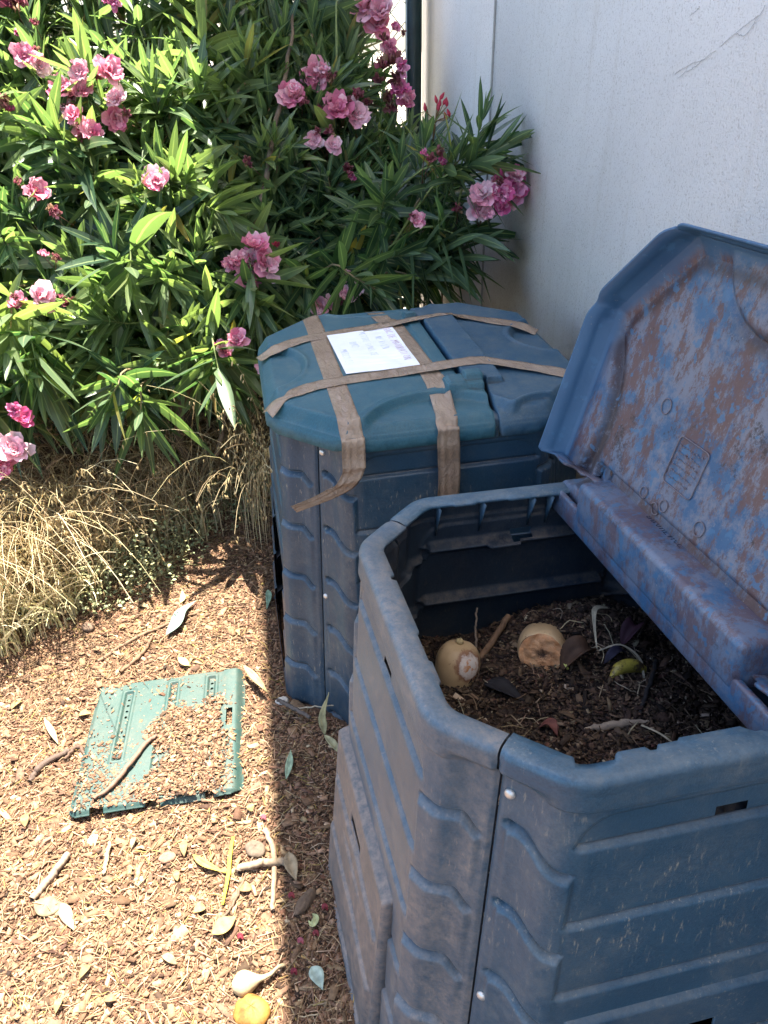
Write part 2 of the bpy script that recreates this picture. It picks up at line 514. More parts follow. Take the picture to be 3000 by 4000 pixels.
# ------------------------------------------------------------------ chain-link fence
FP = wpt(4.02, -.06)
fd = np.array([-wn_[0], -wn_[1], 0.0])                  # along the fence, to the left
fence = empty('chain_link_fence', tuple(FP))
tag(fence, 'dark green chain-link fence with a square post at the end of the wall', 'fence')
Fm = Matrix.Rotation(math.atan2(fd[1], fd[0]), 4, 'Z')
fence.matrix_world = Matrix.Translation(tuple(FP)) @ Fm   # local +x along the fence
V, Fc = box((-.0, 0, 1.1), (.062, .05, 2.2)); post = mesh('post', V, Fc, M_fence, fence, smooth=False)
mb = MB(); mesh_w, sp_, zt = 3.2, .094, 2.0
k = -int(zt / sp_) - 1
while k * sp_ < mesh_w:
    for sg in (1, -1):
        x0 = k * sp_; pts = []
        for z in np.linspace(0, zt, 47):
            x = x0 + z * .92 if sg == 1 else x0 + (zt - z) * .92
            if 0.0 <= x <= mesh_w: pts.append([x - .028, -.03 + sg * .0015 + .0018 * math.sin(z / sp_ * math.pi * 2), z])
        if len(pts) > 1:
            V, Fc = tube(np.array(pts), .0017, 4, False); mb.add(V, Fc)
    k += 1
mb.build('wire_mesh', M_fence, fence)
V, Fc = box((.95, .02, 1.25), (2.2, .012, .034), np.array(Matrix.Rotation(.62, 3, 'Y')))
mesh('brace_bar', V, Fc, M_fence, fence, smooth=False)
V, Fc = box((1.6, .02, .02 + .95), (.05, .05, 2.0)); V2, F2 = box((3.2, 0, 1.0), (.05, .05, 2.0))
mesh('post', V2, F2, M_fence, fence, smooth=False)

# ------------------------------------------------------------------ composters
H, A, T, CH = .85, .361, .070, .142
ZK = [.735, .600, .465, .330, .195, .06]
def panel_columns():
    """plan curve of one side panel (front face, -y): half chamfer, corner, face, corner, half chamfer"""
    def pts(a, c):
        return [np.array([-a + c / 2, -a + c / 2]) * 1.0, np.array([-a + c, -a]), np.array([a - c, -a]), np.array([a - c / 2, -a + c / 2])]
    out = []
    for a, c in ((A, CH), (A + T, CH + .59 * T)):
        p = pts(a, c); d = .034
        e01 = (p[1] - p[0]); l01 = np.linalg.norm(e01); u01 = e01 / l01
        e12 = (p[2] - p[1]); u12 = e12 / np.linalg.norm(e12)
        e23 = (p[3] - p[2]); u23 = e23 / np.linalg.norm(e23)
        s1 = [p[0] + u01 * (.0015 + (l01 - d - .0015) * t) for t in np.linspace(0, 1, 26, endpoint=False)]
        q0, q1 = p[1] - u01 * d, p[1] + u12 * d
        b1 = [(1 - t) ** 2 * q0 + 2 * t * (1 - t) * p[1] + t * t * q1 for t in np.linspace(0, 1, 16, endpoint=False)]
        r0 = p[2] - u12 * d
        fs = [q1 + (r0 - q1) * t for t in np.linspace(0, 1, 84, endpoint=False)]
        r1 = p[2] + u23 * d
        b2 = [(1 - t) ** 2 * r0 + 2 * t * (1 - t) * p[2] + t * t * r1 for t in np.linspace(0, 1, 16, endpoint=False)]
        s2 = [r1 + (p[3] - u23 * .0015 - r1) * t for t in np.linspace(0, 1, 27)]
        out.append(np.array(s1 + b1 + fs + b2 + s2))
    return out
PT, PB = panel_columns()
NC = len(PT)
tg = np.gradient(PT, axis=0); tg /= np.linalg.norm(tg, axis=1)[:, None]
NRM = np.stack([tg[:, 1], -tg[:, 0]], 1)
arc = np.concatenate([[0], np.cumsum(np.linalg.norm(np.diff(PT, axis=0), axis=1))])
tL = np.clip(arc / (CH * .7071), 0, 2)                      # 0 at the seam .. 1 at the corner
tR = np.clip((arc[-1] - arc) / (CH * .7071), 0, 2)
xf = PT[:, 0]
FH = A - CH
def panel_off(cols, z):
    """outward relief of the panel at column indices, height z (broadcast)"""
    l, r, x = tL[cols], tR[cols], xf[cols]
    onface = sst(FH - .004, FH - .016, np.abs(x))
    # inset panel with rounded top corners
    qx = np.abs(x) - (FH - .010) + .055; qz = (z - .787) + .055
    sd = np.hypot(np.maximum(qx, 0), np.maximum(qz, 0)) + np.minimum(np.maximum(qx, qz), 0) - .055
    m = sst(.0035, -.0045, sd)
    face = np.zeros_like(z * x); colf = np.zeros_like(z * x)
    zl = np.where(l < 1.6, -.012 - .036 * sst(.25, .95, l), 0)
    zr = np.where(r < 1.6, -.030 + .028 * sst(1.05, 1.35, r) - .022 * sst(.42, .14, r), 0)
    left = x < 0
    fadeL = sst(.14, .17, l); fadeR = sst(.10, .20, r)
    fade = np.where(left, fadeL, fadeR)
    for k, zk in enumerate(ZK):
        d = zk - z
        st = 1 / (1 + np.exp(-np.clip(d / .0016, -40, 40)))
        ramp_ = np.clip(d / .135, 0, 1)
        face = face + .0050 * (st - ramp_) - .0050 * np.exp(-((z - zk - .004) / .0035) ** 2)
        zc = zk + np.where(left, zl, zr) - .007 * k
        d = zc - z
        st = 1 / (1 + np.exp(-np.clip(d / .0018, -40, 40)))
        ramp_ = np.clip(d / .135, 0, 1)
        colf = colf + fade * (.0065 * (st - ramp_) - .0085 * np.exp(-((z - zc - .0045) / .0042) ** 2))
        hole = np.where(left, np.exp(-(((l - .165) / .055) ** 2 + ((z - zc - .003) / .006) ** 2)), 0)
        colf = colf - .010 * hole
    # ledge of the collar on the columns
    colf = colf - .006 * sst(.803, .797, z) * sst(.55, .85, np.minimum(l, r) + 0 * z)
    valley = -.017 * np.where(left, 1 - sst(.30, .86, l), 1 - sst(.30, .80, r)) * sst(H - .030, H - .052, z)
    colf = colf + valley
    seam = -.005 * np.exp(-(np.minimum(l, r) * CH * .7071 / .0035) ** 2)
    return (1 - m) * colf + m * (-.011 + face) + seam

def lip_w(x, l, r):
    w = .041 + 0 * x
    w = w - .007 * (np.abs(x + .105) < .006) - .004 * ((x > .04) & (x < .11))
    return w

def make_panel(hole=None, notch=False):
    cols = np.arange(NC)
    rows = []
    def at(z, o):
        zf = z / H
        P = PT * zf + PB * (1 - zf)
        P = P + NRM * np.asarray(o)[:, None]
        return np.concatenate([P, np.full((NC, 1), z)], 1)
    zs = np.concatenate([np.linspace(-.06, .40, 120, endpoint=False), np.linspace(.40, H - .022, 250)])
    for z in zs: rows.append(at(z, panel_off(cols, np.full(NC, z))))
    n_out = len(rows)
    l, r = tL[cols], tR[cols]
    w = lip_w(xf, l, r)
    if notch:
        w = w - .030 * sst(-.226, -.212, xf) * sst(-.150, -.172, xf)
        w = w - .008 * sst(.02, .024, xf) * sst(.075, .071, xf) + .004 * (np.abs(xf + .02) < .05)
    else:
        w = w - .004 * (xf > .15)
    seamgap = -.004 * np.exp(-(np.minimum(l, r) / .06) ** 2)
    for a_, z in ((.0015, H - .011), (.0005, H - .006), (-.0025, H - .002), (-.007, H - .0004), (-.018, H)):
        rows.append(at(z, a_ + seamgap))
    rows.append(at(H - .0012, -.028 + 0 * w)); rows.append(at(H - .004, -w)); rows.append(at(H - .009, -w - .001)); rows.append(at(H - .011, -w + .004))
    rows.append(at(H - .016, -.020 + 0 * w))
    n_lip = len(rows)
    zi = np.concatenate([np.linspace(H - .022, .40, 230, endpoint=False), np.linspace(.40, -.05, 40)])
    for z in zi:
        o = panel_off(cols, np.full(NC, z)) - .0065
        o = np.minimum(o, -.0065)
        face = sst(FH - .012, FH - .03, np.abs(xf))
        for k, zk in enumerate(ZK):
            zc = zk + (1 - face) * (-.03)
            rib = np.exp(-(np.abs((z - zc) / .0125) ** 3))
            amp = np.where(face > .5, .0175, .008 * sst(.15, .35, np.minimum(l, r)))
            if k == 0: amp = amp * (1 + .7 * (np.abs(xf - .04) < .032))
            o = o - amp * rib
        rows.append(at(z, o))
    V = np.concatenate(rows); Fc = gridf(len(rows), NC)
    cen = V[Fc].mean(1)
    ri = Fc[:, 0] // NC
    side = (ri < n_out - 1) | (ri >= n_lip)
    cut = side & (np.abs(cen[:, 0] + 0.0) < .022) & (cen[:, 2] > .742) & (cen[:, 2] < .7585)
    if hole is not None:
        x0, x1, z0, z1 = hole
        cut |= side & (cen[:, 0] > x0) & (cen[:, 0] < x1) & (cen[:, 2] > z0) & (cen[:, 2] < z1)
    return V, Fc[~cut], (ri[~cut] >= n_lip - 2).astype(np.int32)
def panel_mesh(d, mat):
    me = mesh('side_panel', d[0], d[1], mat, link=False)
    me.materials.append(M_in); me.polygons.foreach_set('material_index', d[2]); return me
DP = make_panel(); DB = make_panel(hole=(-.15, .15, .05, .395))
PANEL = panel_mesh(DP, M_body)
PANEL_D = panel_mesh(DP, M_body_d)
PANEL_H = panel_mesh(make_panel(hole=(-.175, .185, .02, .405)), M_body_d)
PANEL_F1 = panel_mesh(make_panel(hole=(-.15, .15, .05, .395), notch=True), M_body)
PANEL_L1 = panel_mesh(DB, M_body_l)
rb = bpy.data.meshes
def rivet_mesh():
    th = np.linspace(0, 2 * np.pi, 18, endpoint=False); V = []; prof = [(.0, .0042), (.003, .0040), (.0055, .0028), (.0072, .001), (.0074, -.001)]
    for r_, z_ in prof: V += [[r_ * math.cos(t), r_ * math.sin(t), z_] for t in th]
    return mesh('rivet', V, gridf(len(prof), 18, True), simple('bright_rivet_metal', (.62, .60, .56), .35, .1, 300, .15, 0.6), link=False)
RIVET = rivet_mesh()

def rotx(a): return Matrix.Rotation(a, 4, 'X')
def roty(a): return Matrix.Rotation(a, 4, 'Y')
def rotz(a): return Matrix.Rotation(a, 4, 'Z')
def bin_root(name, p):
    x, y, z, yaw, tx, ty = p
    return empty(name, (x, y, z + 1.57), rotz(yaw) @ rotx(tx) @ roty(ty))
P_B1 = (.3412, .9555, -1.5952, .2167, -.038, .0212)
P_B2 = (.0923, 1.9056, -1.5477, .1783, .0209, -.0196)
bin1 = bin_root('compost_bin', P_B1)
tag(bin1, 'open blue plastic compost bin in front, lid raised and full of dark compost', 'compost bin')
bin2 = bin_root('compost_bin', P_B2)
tag(bin2, 'closed blue plastic compost bin behind, its lid bound with brown tape', 'compost bin')
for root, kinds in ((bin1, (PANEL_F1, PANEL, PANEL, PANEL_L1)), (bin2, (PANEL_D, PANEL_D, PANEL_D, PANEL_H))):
    for k in range(4):                                   # 0 front, 1 right, 2 back, 3 left
        o = inst('side_panel', kinds[k], root)
        o.rotation_euler = (0, 0, k * math.pi / 2)
        for zf in (.914, .46):
            a_ = A + T * (1 - zf); c_ = CH + .59 * T * (1 - zf)
            pL = np.array([-a_ + c_ / 2, -a_ + c_ / 2]); u = np.array([1, -1]) / math.sqrt(2)
            nn = np.array([-1, -1]) / math.sqrt(2)
            p = pL + u * .016 - nn * .0155
            rv = inst('rivet', RIVET, root)
            rv.matrix_local = rotz(k * math.pi / 2) @ Matrix.Translation((p[0], p[1], zf * H)) @ Vector((nn[0], nn[1], .08)).to_track_quat('Z', 'Y').to_matrix().to_4x4()
# gussets under the rim of the open bin
Vg = np.array([[-.0015, -A + .012, H - .01], [-.0015, -A + .044, H - .012], [-.0015, -A + .030, H - .045], [-.0015, -A + .014, H - .085]])
Vg = np.concatenate([Vg, Vg + [.003, 0, 0]])
GUS = mesh('gusset', Vg, np.array([[0, 1, 2, 3], [7, 6, 5, 4], [0, 4, 5, 1], [1, 5, 6, 2], [2, 6, 7, 3], [3, 7, 4, 0]]), M_body, smooth=False, link=False)
for k in (2, 1):
    for x in (-.175, -.05, -.012, .09, .18):
        o = inst('gusset', GUS, bin1)
        o.matrix_local = rotz(k * math.pi / 2) @ Matrix.Translation((x, 0, 0))

# hatch door / removable plate -------------------------------------------------
def plate_mesh(w=.41, h=.44, holes=True, dx=.0018):
    nx, ny = int(w / dx), int(h / dx)
    x = np.linspace(0, w, nx); y = np.linspace(0, h, ny)
    X, Y = np.meshgrid(x, y); U, Vv = X / w, Y / h          # V up = far edge
    Z = np.zeros_like(X)
    def chan(u0, u1, v0, v1, d):
        a_ = sst(u0 - .008, u0 + .008, U) * sst(u1 + .008, u1 - .008, U) * sst(v0 - .01, v0 + .01, Vv) * sst(v1 + .01, v1 - .01, Vv)
        return a_ * d
    rim = lambda u0, u1, v0, v1: chan(u0 - .022, u1 + .022, v0 - .02, v1 + .02, .003) - chan(u0, u1, v0, v1, .008)
    sk = .0
    Z = Z + rim(.20, .25, .34, .90) + rim(.50, .545, .52, .93) + rim(.755, .80, .55, .94)
    # stepped ledge running down from the middle channel
    u_step = np.where(Vv > .56, .5, np.where(Vv > .50, .5 - (.56 - Vv) * 1.4, .416)) + .02 * (Vv < .42)
    Z = Z - .006 * sst(.0, .012, U - u_step) * sst(.62, .58, Vv) * sst(.80, .77, U)
    Z = Z + .005 * np.exp(-((U - .80) / .012) ** 2) * sst(.20, .24, Vv) * sst(.70, .66, Vv)
    # rounded right flange, folded near edge
    Z = Z - .022 * sst(.93, 1.0, U) ** 1.6 - .009 * sst(.03, 0, Vv) ** 1.3 - .006 * sst(.03, 0, U) - .006 * sst(.985, 1.0, Vv)
    Z = Z + .004 * sst(.82, .9, U)
    Z = Z + .0025 * np.sin(U * 5) * np.sin(Vv * 4) + .004 * (1 - (2 * U - 1) ** 2)
    V = np.stack([X, Y, Z], -1).reshape(-1, 3); Fc = gridf(ny, nx)
    c = V[Fc].mean(1); cu, cv = c[:, 0] / w, c[:, 1] / h
    cut = (cu > .885) & (cu < .925) & (cv > .50) & (cv < .64)
    if holes:
        for uu, vs in ((.225, (.84, .79, .74, .69)), (.778, (.89, .845, .80))):
            for v_ in vs: cut |= ((c[:, 0] - uu * w) ** 2 + (c[:, 1] - v_ * h) ** 2) < .0042 ** 2
        # notched edges
        cut |= (cv > .975) & (((cu > .13) & (cu < .22)) | ((cu > .50) & (cu < .57)) | ((cu > .80) & (cu < .86)))
        cut |= (cv < .035) & (((cu > .12) & (cu < .20)) | ((cu > .44) & (cu < .52)) | ((cu > .78) & (cu < .83)))
        # rounded corners
        for (a_, b_, r_) in ((0, 0, .02), (1, 0, .035), (1, 1, .02), (0, 1, .01)):
            qx = np.abs(c[:, 0] - a_ * w); qy = np.abs(c[:, 1] - b_ * h)
            cut |= (qx < r_) & (qy < r_) & (np.hypot(qx - r_, qy - r_) > r_)
    return V, Fc[~cut]
def solid(o, t, offset=-1):
    md = o.modifiers.new('thickness', 'SOLIDIFY'); md.thickness = t; md.offset = offset
    return o

def hatch_mesh(w=.40, h=.46, dx=.0028):
    nx, ny = int(w / dx), int(h / dx)
    x = np.linspace(-w / 2, w / 2, nx); y = np.linspace(0, h, ny)
    X, Y = np.meshgrid(x, y)
    Z = .0 * X
    Z = Z - .028 * sst(.955, 1, Y / h) ** 1.5 - .02 * sst(.97, 1, np.abs(X) / (w / 2)) ** 1.5
    for yy_ in (.335, .20, .065):
        bump_x = .012 * np.exp(-((X - .03) / .05) ** 2)
        st = 1 / (1 + np.exp(-np.clip((yy_ - Y + bump_x) / .0018, -40, 40)))
        Z = Z + (.005 * st - .0045 * np.exp(-((Y - yy_ - bump_x - .004) / .004) ** 2)) * sst(.19, .175, np.abs(X))
    Z = Z - .006 * np.exp(-((X) / .07) ** 6) * np.exp(-((Y - .295) / .012) ** 4)
    V = np.stack([X, Y, Z], -1).reshape(-1, 3); Fc = gridf(ny, nx)
    c = V[Fc].mean(1)
    cut = (np.abs(c[:, 0] + .0) < .040 - .0) & (np.abs(c[:, 1] - .375) < .0125)
    return V, Fc[~cut]
Vd, Fd = hatch_mesh()
HATCH = mesh('hatch_door', Vd, Fd, M_hatch, link=False)
HATCH_F = mesh('hatch_door', Vd, Fd, M_body, link=False)
slope = math.atan(T / H)
for k, me, dp, xo, zo in ((3, HATCH, .010, -.035, -.03), (0, HATCH_F, .004, -.005, -.032)):
    o = inst('hatch_door', me, bin1)
    # local frame: x along the face, y up the wall, z outwards
    base = Matrix.Translation((xo, -(A + T) - dp + .0, zo)) @ rotx(math.pi / 2 - slope * (1.0 if k == 0 else 0.95))
    o.matrix_local = rotz(k * math.pi / 2) @ base
    solid(o, .004)

# lids -------------------------------------------------------------------------
AL, CL = .381, .153
def octd(x, y, a=AL, c=CL):
    """distance inside the octagon edge (positive inside)"""
    k = (2 * a - c) / math.sqrt(2)
    return np.minimum(np.minimum(a - np.abs(x), a - np.abs(y)), k - (np.abs(x) + np.abs(y)) / math.sqrt(2))
def lid_h(x, y):
    e = octd(x, y)
    z = H - .012 + .006 * sst(0, .006, e) + .030 * sst(.004, .034, e) + .006 * sst(.04, .2, e)
    def scal(cx, cy, rx, ry, dpt):
        q = np.hypot((x - cx) / rx, (y - cy) / ry)
        return -dpt * sst(1.05, .93, q) + .0035 * np.exp(-((q - 1.07) / .06) ** 2)
    s = scal(-.02, -.40, .165, .135, .014) + scal(-.40, .0, .125, .145, .013) + scal(.42, .03, .145, .125, .013) + scal(-.02, .40, .165, .10, .005)
    s = s + scal(.22, -.41, .085, .085, .010)
    z = z + s * sst(.01, .035, e)
    # raised strips either side of the seam
    def bar(x0, x1, y0, y1, hh, f=.0035):
        return hh * sst(x0 - f, x0 + f, x) * sst(x1 + f, x1 - f, x) * sst(y0 - f, y0 + f, y) * sst(y1 + f, y1 - f, y)
    z = z + bar(.068, .158, -.245, .215, .013) + bar(.022, .112, -.268, -.214, .013) + bar(.03, .07, .235, .275, .012) + bar(.03, .066, -.26, .25, .004)
    return z
def round_poly(P, r, n=6):
    P = np.array(P, float); out = []
    m = len(P)
    for i in range(m):
        a, b, c = P[i - 1], P[i], P[(i + 1) % m]
        u = (a - b) / np.linalg.norm(a - b); v = (c - b) / np.linalg.norm(c - b)
        d = min(r if not hasattr(r, '__call__') else r(b), np.linalg.norm(a - b) * .45, np.linalg.norm(c - b) * .45)
        for t in np.linspace(0, 1, n): out.append((1 - t) ** 2 * (b + u * d) + 2 * t * (1 - t) * b + t * t * (b + v * d))
    return np.array(out)
def resample(P, step):
    Q = [];
    for i in range(len(P)):
        a, b = P[i], P[(i + 1) % len(P)]; L = np.linalg.norm(b - a)
        k = max(1, int(math.ceil(L / step)))
        for t in range(k): Q.append(a + (b - a) * t / k)
    return np.array(Q)
def lid_flap(poly, seam_drop=.03, rings=110, c=(0, 0), edge_drop=.026):
    O = resample(round_poly(poly, lambda q: .012 if abs(q[0] - .09) < .06 else .042, 9), .0045)
    c = np.array(c)
    e = octd(O[:, 0], O[:, 1])
    rows = []
    drop = np.where(e < .012, edge_drop, seam_drop)
    ztop = lid_h(O[:, 0], O[:, 1])
    rows.append(np.column_stack([O + (O - c) / np.linalg.norm(O - c, axis=1)[:, None] * .004 * (e < .012)[:, None], ztop - drop]))
    rows.append(np.column_stack([O + (O - c) / np.linalg.norm(O - c, axis=1)[:, None] * .0015 * (e < .012)[:, None], ztop - drop * .25 - .002]))
    s = np.concatenate([np.linspace(0, .25, 55, endpoint=False), np.linspace(.25, .985, rings)])
    for t in s:
        Q = O + (c - O) * t
        z = lid_h(Q[:, 0], Q[:, 1])
        if t < .02: z = z - .002 * (1 - t / .02)
        rows.append(np.column_stack([Q, z]))
    V = np.concatenate(rows); n = len(O)
    Fc = gridf(len(rows), n, True)
    V = np.concatenate([V, [[c[0], c[1], lid_h(c[0], c[1])]]])
    k = np.arange(n); b0 = (len(rows) - 1) * n
    Fc = np.concatenate([Fc, np.stack([b0 + k, b0 + (k + 1) % n, np.full(n, len(V) - 1), np.full(n, len(V) - 1)], 1)])
    return V, Fc
g2 = .0042
poly_L = [(.064, AL), (.064, -.208), (.112, -.216), (.103, -.30), (.100, -AL), (-AL + CL, -AL), (-AL, -AL + CL), (-AL, AL - CL), (-AL + CL, AL)]
poly_R = [(.064 + 2 * g2, AL), (AL - CL, AL), (AL, AL - CL), (AL, -AL + CL), (AL - CL, -AL), (.100 + 2.6 * g2, -AL), (.103 + 2.2 * g2, -.30), (.114 + 2 * g2, -.222), (.066 + 2 * g2, -.214)]
def tris_ok(V, Fc):                                       # quads whose last two corners coincide become triangles
    return [list(dict.fromkeys(f)) for f in np.asarray(Fc).tolist()]
cL, cR = (-.12, -.24), (.22, .0)
VL, FL_ = lid_flap(poly_L, c=cL); VRt, FR_ = lid_flap(poly_R, .05, c=cR)
FL_, FR_ = upright(VL, FL_), upright(VRt, FR_)
lidL = solid(mesh('lid_flap', VL, tris_ok(VL, FL_), M_lid, bin2), .004)
lidR = solid(mesh('lid_flap', VRt, tris_ok(VRt, FR_), M_lid_r, bin2), .004)

# --- open bin: fixed flap with its seam beam, raised flap
VR1 = VRt.copy(); VR1[:, 2] -= .012; VR1[:, 0] += .012
fixed = solid(mesh('fixed_lid', VR1, tris_ok(VR1, FR_), M_beam, bin1), .004)
# the box beam along the seam and the long flange below it
V, Fc = box((.112, .004, .864), (.104, .492, .082))
beam = mesh('lid_beam', V, Fc, M_beam, bin1)
md = beam.modifiers.new('bevel', 'BEVEL'); md.width = .012; md.segments = 4
V, Fc = box((.068, -.008, .823), (.012, .712, .048))
flange = mesh('beam_flange', V, Fc, M_beam, bin1)
md = flange.modifiers.new('bevel', 'BEVEL'); md.width = .004; md.segments = 2

hx, hz, th, sclx = .082, .898, math.radians(75), 1.04
def flap_map(P):
    """rest position of the left flap -> raised position"""
    d = (.064 - P[:, 0]) * sclx; up = P[:, 2] - (H + .026) + .032
    return np.column_stack([hx + d * math.cos(th) + up * math.sin(th), P[:, 1] + .008, hz + d * math.sin(th) - up * math.cos(th)])
VL1, F1_ = lid_flap(poly_L, c=cL, edge_drop=.038)
F1_ = upright(VL1, F1_)
e_ = octd(VL1[:, 0], VL1[:, 1])
top_ = lid_h(VL1[:, 0], VL1[:, 1])
VL1[:, 2] = np.where(e_ > .004, np.minimum(VL1[:, 2] + .012 * sst(.03, .008, e_), top_ + .012), VL1[:, 2])
q_ = np.hypot((VL1[:, 0] + .02) / .165, (VL1[:, 1] + .40) / .135); q2_ = np.hypot((VL1[:, 0] + .40) / .125, VL1[:, 1] / .145); q3_ = np.hypot((VL1[:, 0] + .02) / .175, (VL1[:, 1] - .42) / .13)
arcm = np.exp(-((q3_ - 1.02) / .10) ** 2) * sst(-.26, -.12, VL1[:, 0]) + .8 * np.exp(-((q2_ - 1.10) / .12) ** 2) * sst(.18, .02, np.abs(VL1[:, 1] + .02))
VL1[:, 2] += .010 * sst(1.06, .9, q3_) * sst(.012, .04, e_) * -1
clean = sst(.012, .032, e_) 
arcm = arcm * 1.3 + .75 * np.exp(-((e_ - .044) / .011) ** 2) * sst(-.10, -.22, VL1[:, 0]) + .55 * np.exp(-((VL1[:, 0] - .045) / .02) ** 2)
Cm = np.column_stack([clean, np.clip(arcm, 0, 1) * clean, 0 * clean])
PL = flap_map(VL1)
raised = solid(mesh('raised_lid', PL, tris_ok(PL, F1_), M_under, bin1, C=Cm), .0045)
# rusty curled hinge lip running along the hinge
pts = []
ys = np.linspace(-.30, .285, 60)
prof = [(.0 + .010 * math.cos(a_), .010 * math.sin(a_) * 1.0) for a_ in np.linspace(math.radians(200), math.radians(20), 12)]
rows = [[[hx + .056 + p[0] * .8, y, hz + .012 + p[1]] for p in prof] for y in ys]
V = np.array(rows).reshape(-1, 3)
rust = simple('rusty_brown_edge', (.085, .045, .035), .75, .5, 150, .5, vs=45)
hl = solid(mesh('hinge_lip', V, gridf(60, 12), rust, bin1), .003, 0)
# moulded marks under the raised flap: a rounded square, rings, a few lines of raised text
mk = None
def on_flap(d, y, up=-.0065):
    x = .064 - d / sclx
    z = float(lid_h(np.array(x), np.array(y)))
    return flap_map(np.array([[x, y, z + up]]))[0]
def flap_line(dy, r=.0011):
    P = np.array([on_flap(d, y) for d, y in dy]); V, Fc = tube(P, r, 5); mk.add(V, Fc, (.16, .13, .14))
sq = round_poly([(.085, .095), (.165, .095), (.165, .015), (.085, .015)], .01)
sq = np.concatenate([sq, sq[:1]])
mk = MB(); flap_line(sq); mk.build('moulded_square', M_stem, raised)
for (d, y, r_) in ((.19, .16, .013), (.045, .125, .010), (.035, .085, .010), (.05, .065, .010), (.06, -.03, .012)):
    mk = MB(); flap_line([(d + r_ * math.cos(t), y + r_ * math.sin(t)) for t in np.linspace(0, 2 * np.pi, 18)], .0010); mk.build('moulded_ring', M_stem, raised)
mk = MB()
for i in range(6):
    d = .152 - i * .011; y = .088
    while y > .03:
        L = random.uniform(.003, .007)
        flap_line([(d, y), (d + random.uniform(-.003, .003), y - L * .5), (d, y - L)], .0007); y -= L + .003
mk.build('moulded_lettering', M_stem, raised)

# stroke lettering -------------------------------------------------------------
GL = {'A': [[(0, 0), (.4, 1), (.8, 0)], [(.15, .38), (.65, .38)]], 'B': [[(0, 0), (0, 1), (.5, .95), (.55, .7), (.1, .53), (.65, .4), (.6, .08), (0, 0)]],
      'C': [[(.7, .88), (.35, 1), (.05, .6), (.1, .15), (.4, 0), (.7, .15)]], 'D': [[(0, 0), (0, 1), (.5, .9), (.65, .5), (.45, .08), (0, 0)]],
      'E': [[(.65, 1), (0, 1), (0, 0), (.65, 0)], [(0, .52), (.5, .52)]], 'I': [[(.2, 0), (.2, 1)]], 'M': [[(0, 0), (.1, 1), (.45, .35), (.8, 1), (.9, 0)]],
      'N': [[(0, 0), (.05, 1), (.65, 0), (.7, 1)]], 'O': [[(.35, 1), (.05, .7), (.05, .25), (.35, 0), (.65, .3), (.65, .75), (.35, 1)]],
      'R': [[(0, 0), (0, 1), (.55, .9), (.5, .6), (.05, .5), (.65, 0)]], 'S': [[(.6, .9), (.25, 1), (.05, .75), (.6, .35), (.45, .03), (0, .1)]],
      'T': [[(0, 1), (.75, 1)], [(.38, 1), (.38, 0)]], 'U': [[(0, 1), (.05, .2), (.35, 0), (.6, .2), (.65, 1)]], 'V': [[(0, 1), (.35, 0), (.7, 1)]],
      'P': [[(0, 0), (0, 1), (.55, .9), (.5, .55), (0, .48)]], '!': [[(.2, 1), (.15, .3)], [(.13, .06), (.12, 0)]], ' ': []}
def write(text, fn, h, r, mbx, c, jit=.06, adv=1.05):
    """fn(s, t) -> 3D point; s along the line, t up, both in metres"""
    s = 0
    for ch in text:
        for st in GL[ch]:
            P = np.array(st) + rng.normal(0, jit, (len(st), 2)) * .5
            pts = [fn(s + p[0] * h * .8, p[1] * h) for p in P]
            V, Fc = tube(np.array(pts), r, 4); mbx.add(V, Fc, c)
        s += h * (.8 if ch != ' ' else .55) * adv
    return s
mt = MB()
write('PROVENCE', lambda s, t: np.array([.130 - t, .10 - s, .9055]), .016, .0008, mt, (.02, .03, .05), 0)
mt.build('moulded_lettering', M_stem, beam)

# --- tape on the closed bin --------------------------------------------------------
mt_, nt_, b_ = newmat('brown_packing_tape'); N = NT(nt_)
v = N.coord()
cc = N.mix(N.ramp(N.noise(v, 14, 6, .7), [(.3, 0), (.7, 1)]), (.29, .205, .145), (.40, .30, .215))
cc = N.mix(N.ramp(N.noise(v, 90, 5, .8), [(.58, 0), (.75, .6)]), cc, (.20, .15, .11))
N.lk(cc, b_.inputs['Base Color']); b_.inputs['Roughness'].default_value = .17; b_.inputs['Specular IOR Level'].default_value = .5
N.lk(N.bump(N.noise(N.coord((1, .35, 1), rot=(0, 0, .5)), 70, 5, .65, 1.0), .9, .008), b_.inputs['Normal'])
tt = N.n('ShaderNodeBsdfTranslucent'); N.lk(cc, tt.inputs[0]); mx = N.n('ShaderNodeMixShader'); mx.inputs[0].default_value = .22
N.lk(b_.outputs[0], mx.inputs[1]); N.lk(tt.outputs[0], mx.inputs[2]); N.lk(mx.outputs[0], nt_.nodes['Material Output'].inputs[0])
M_tape = mt_

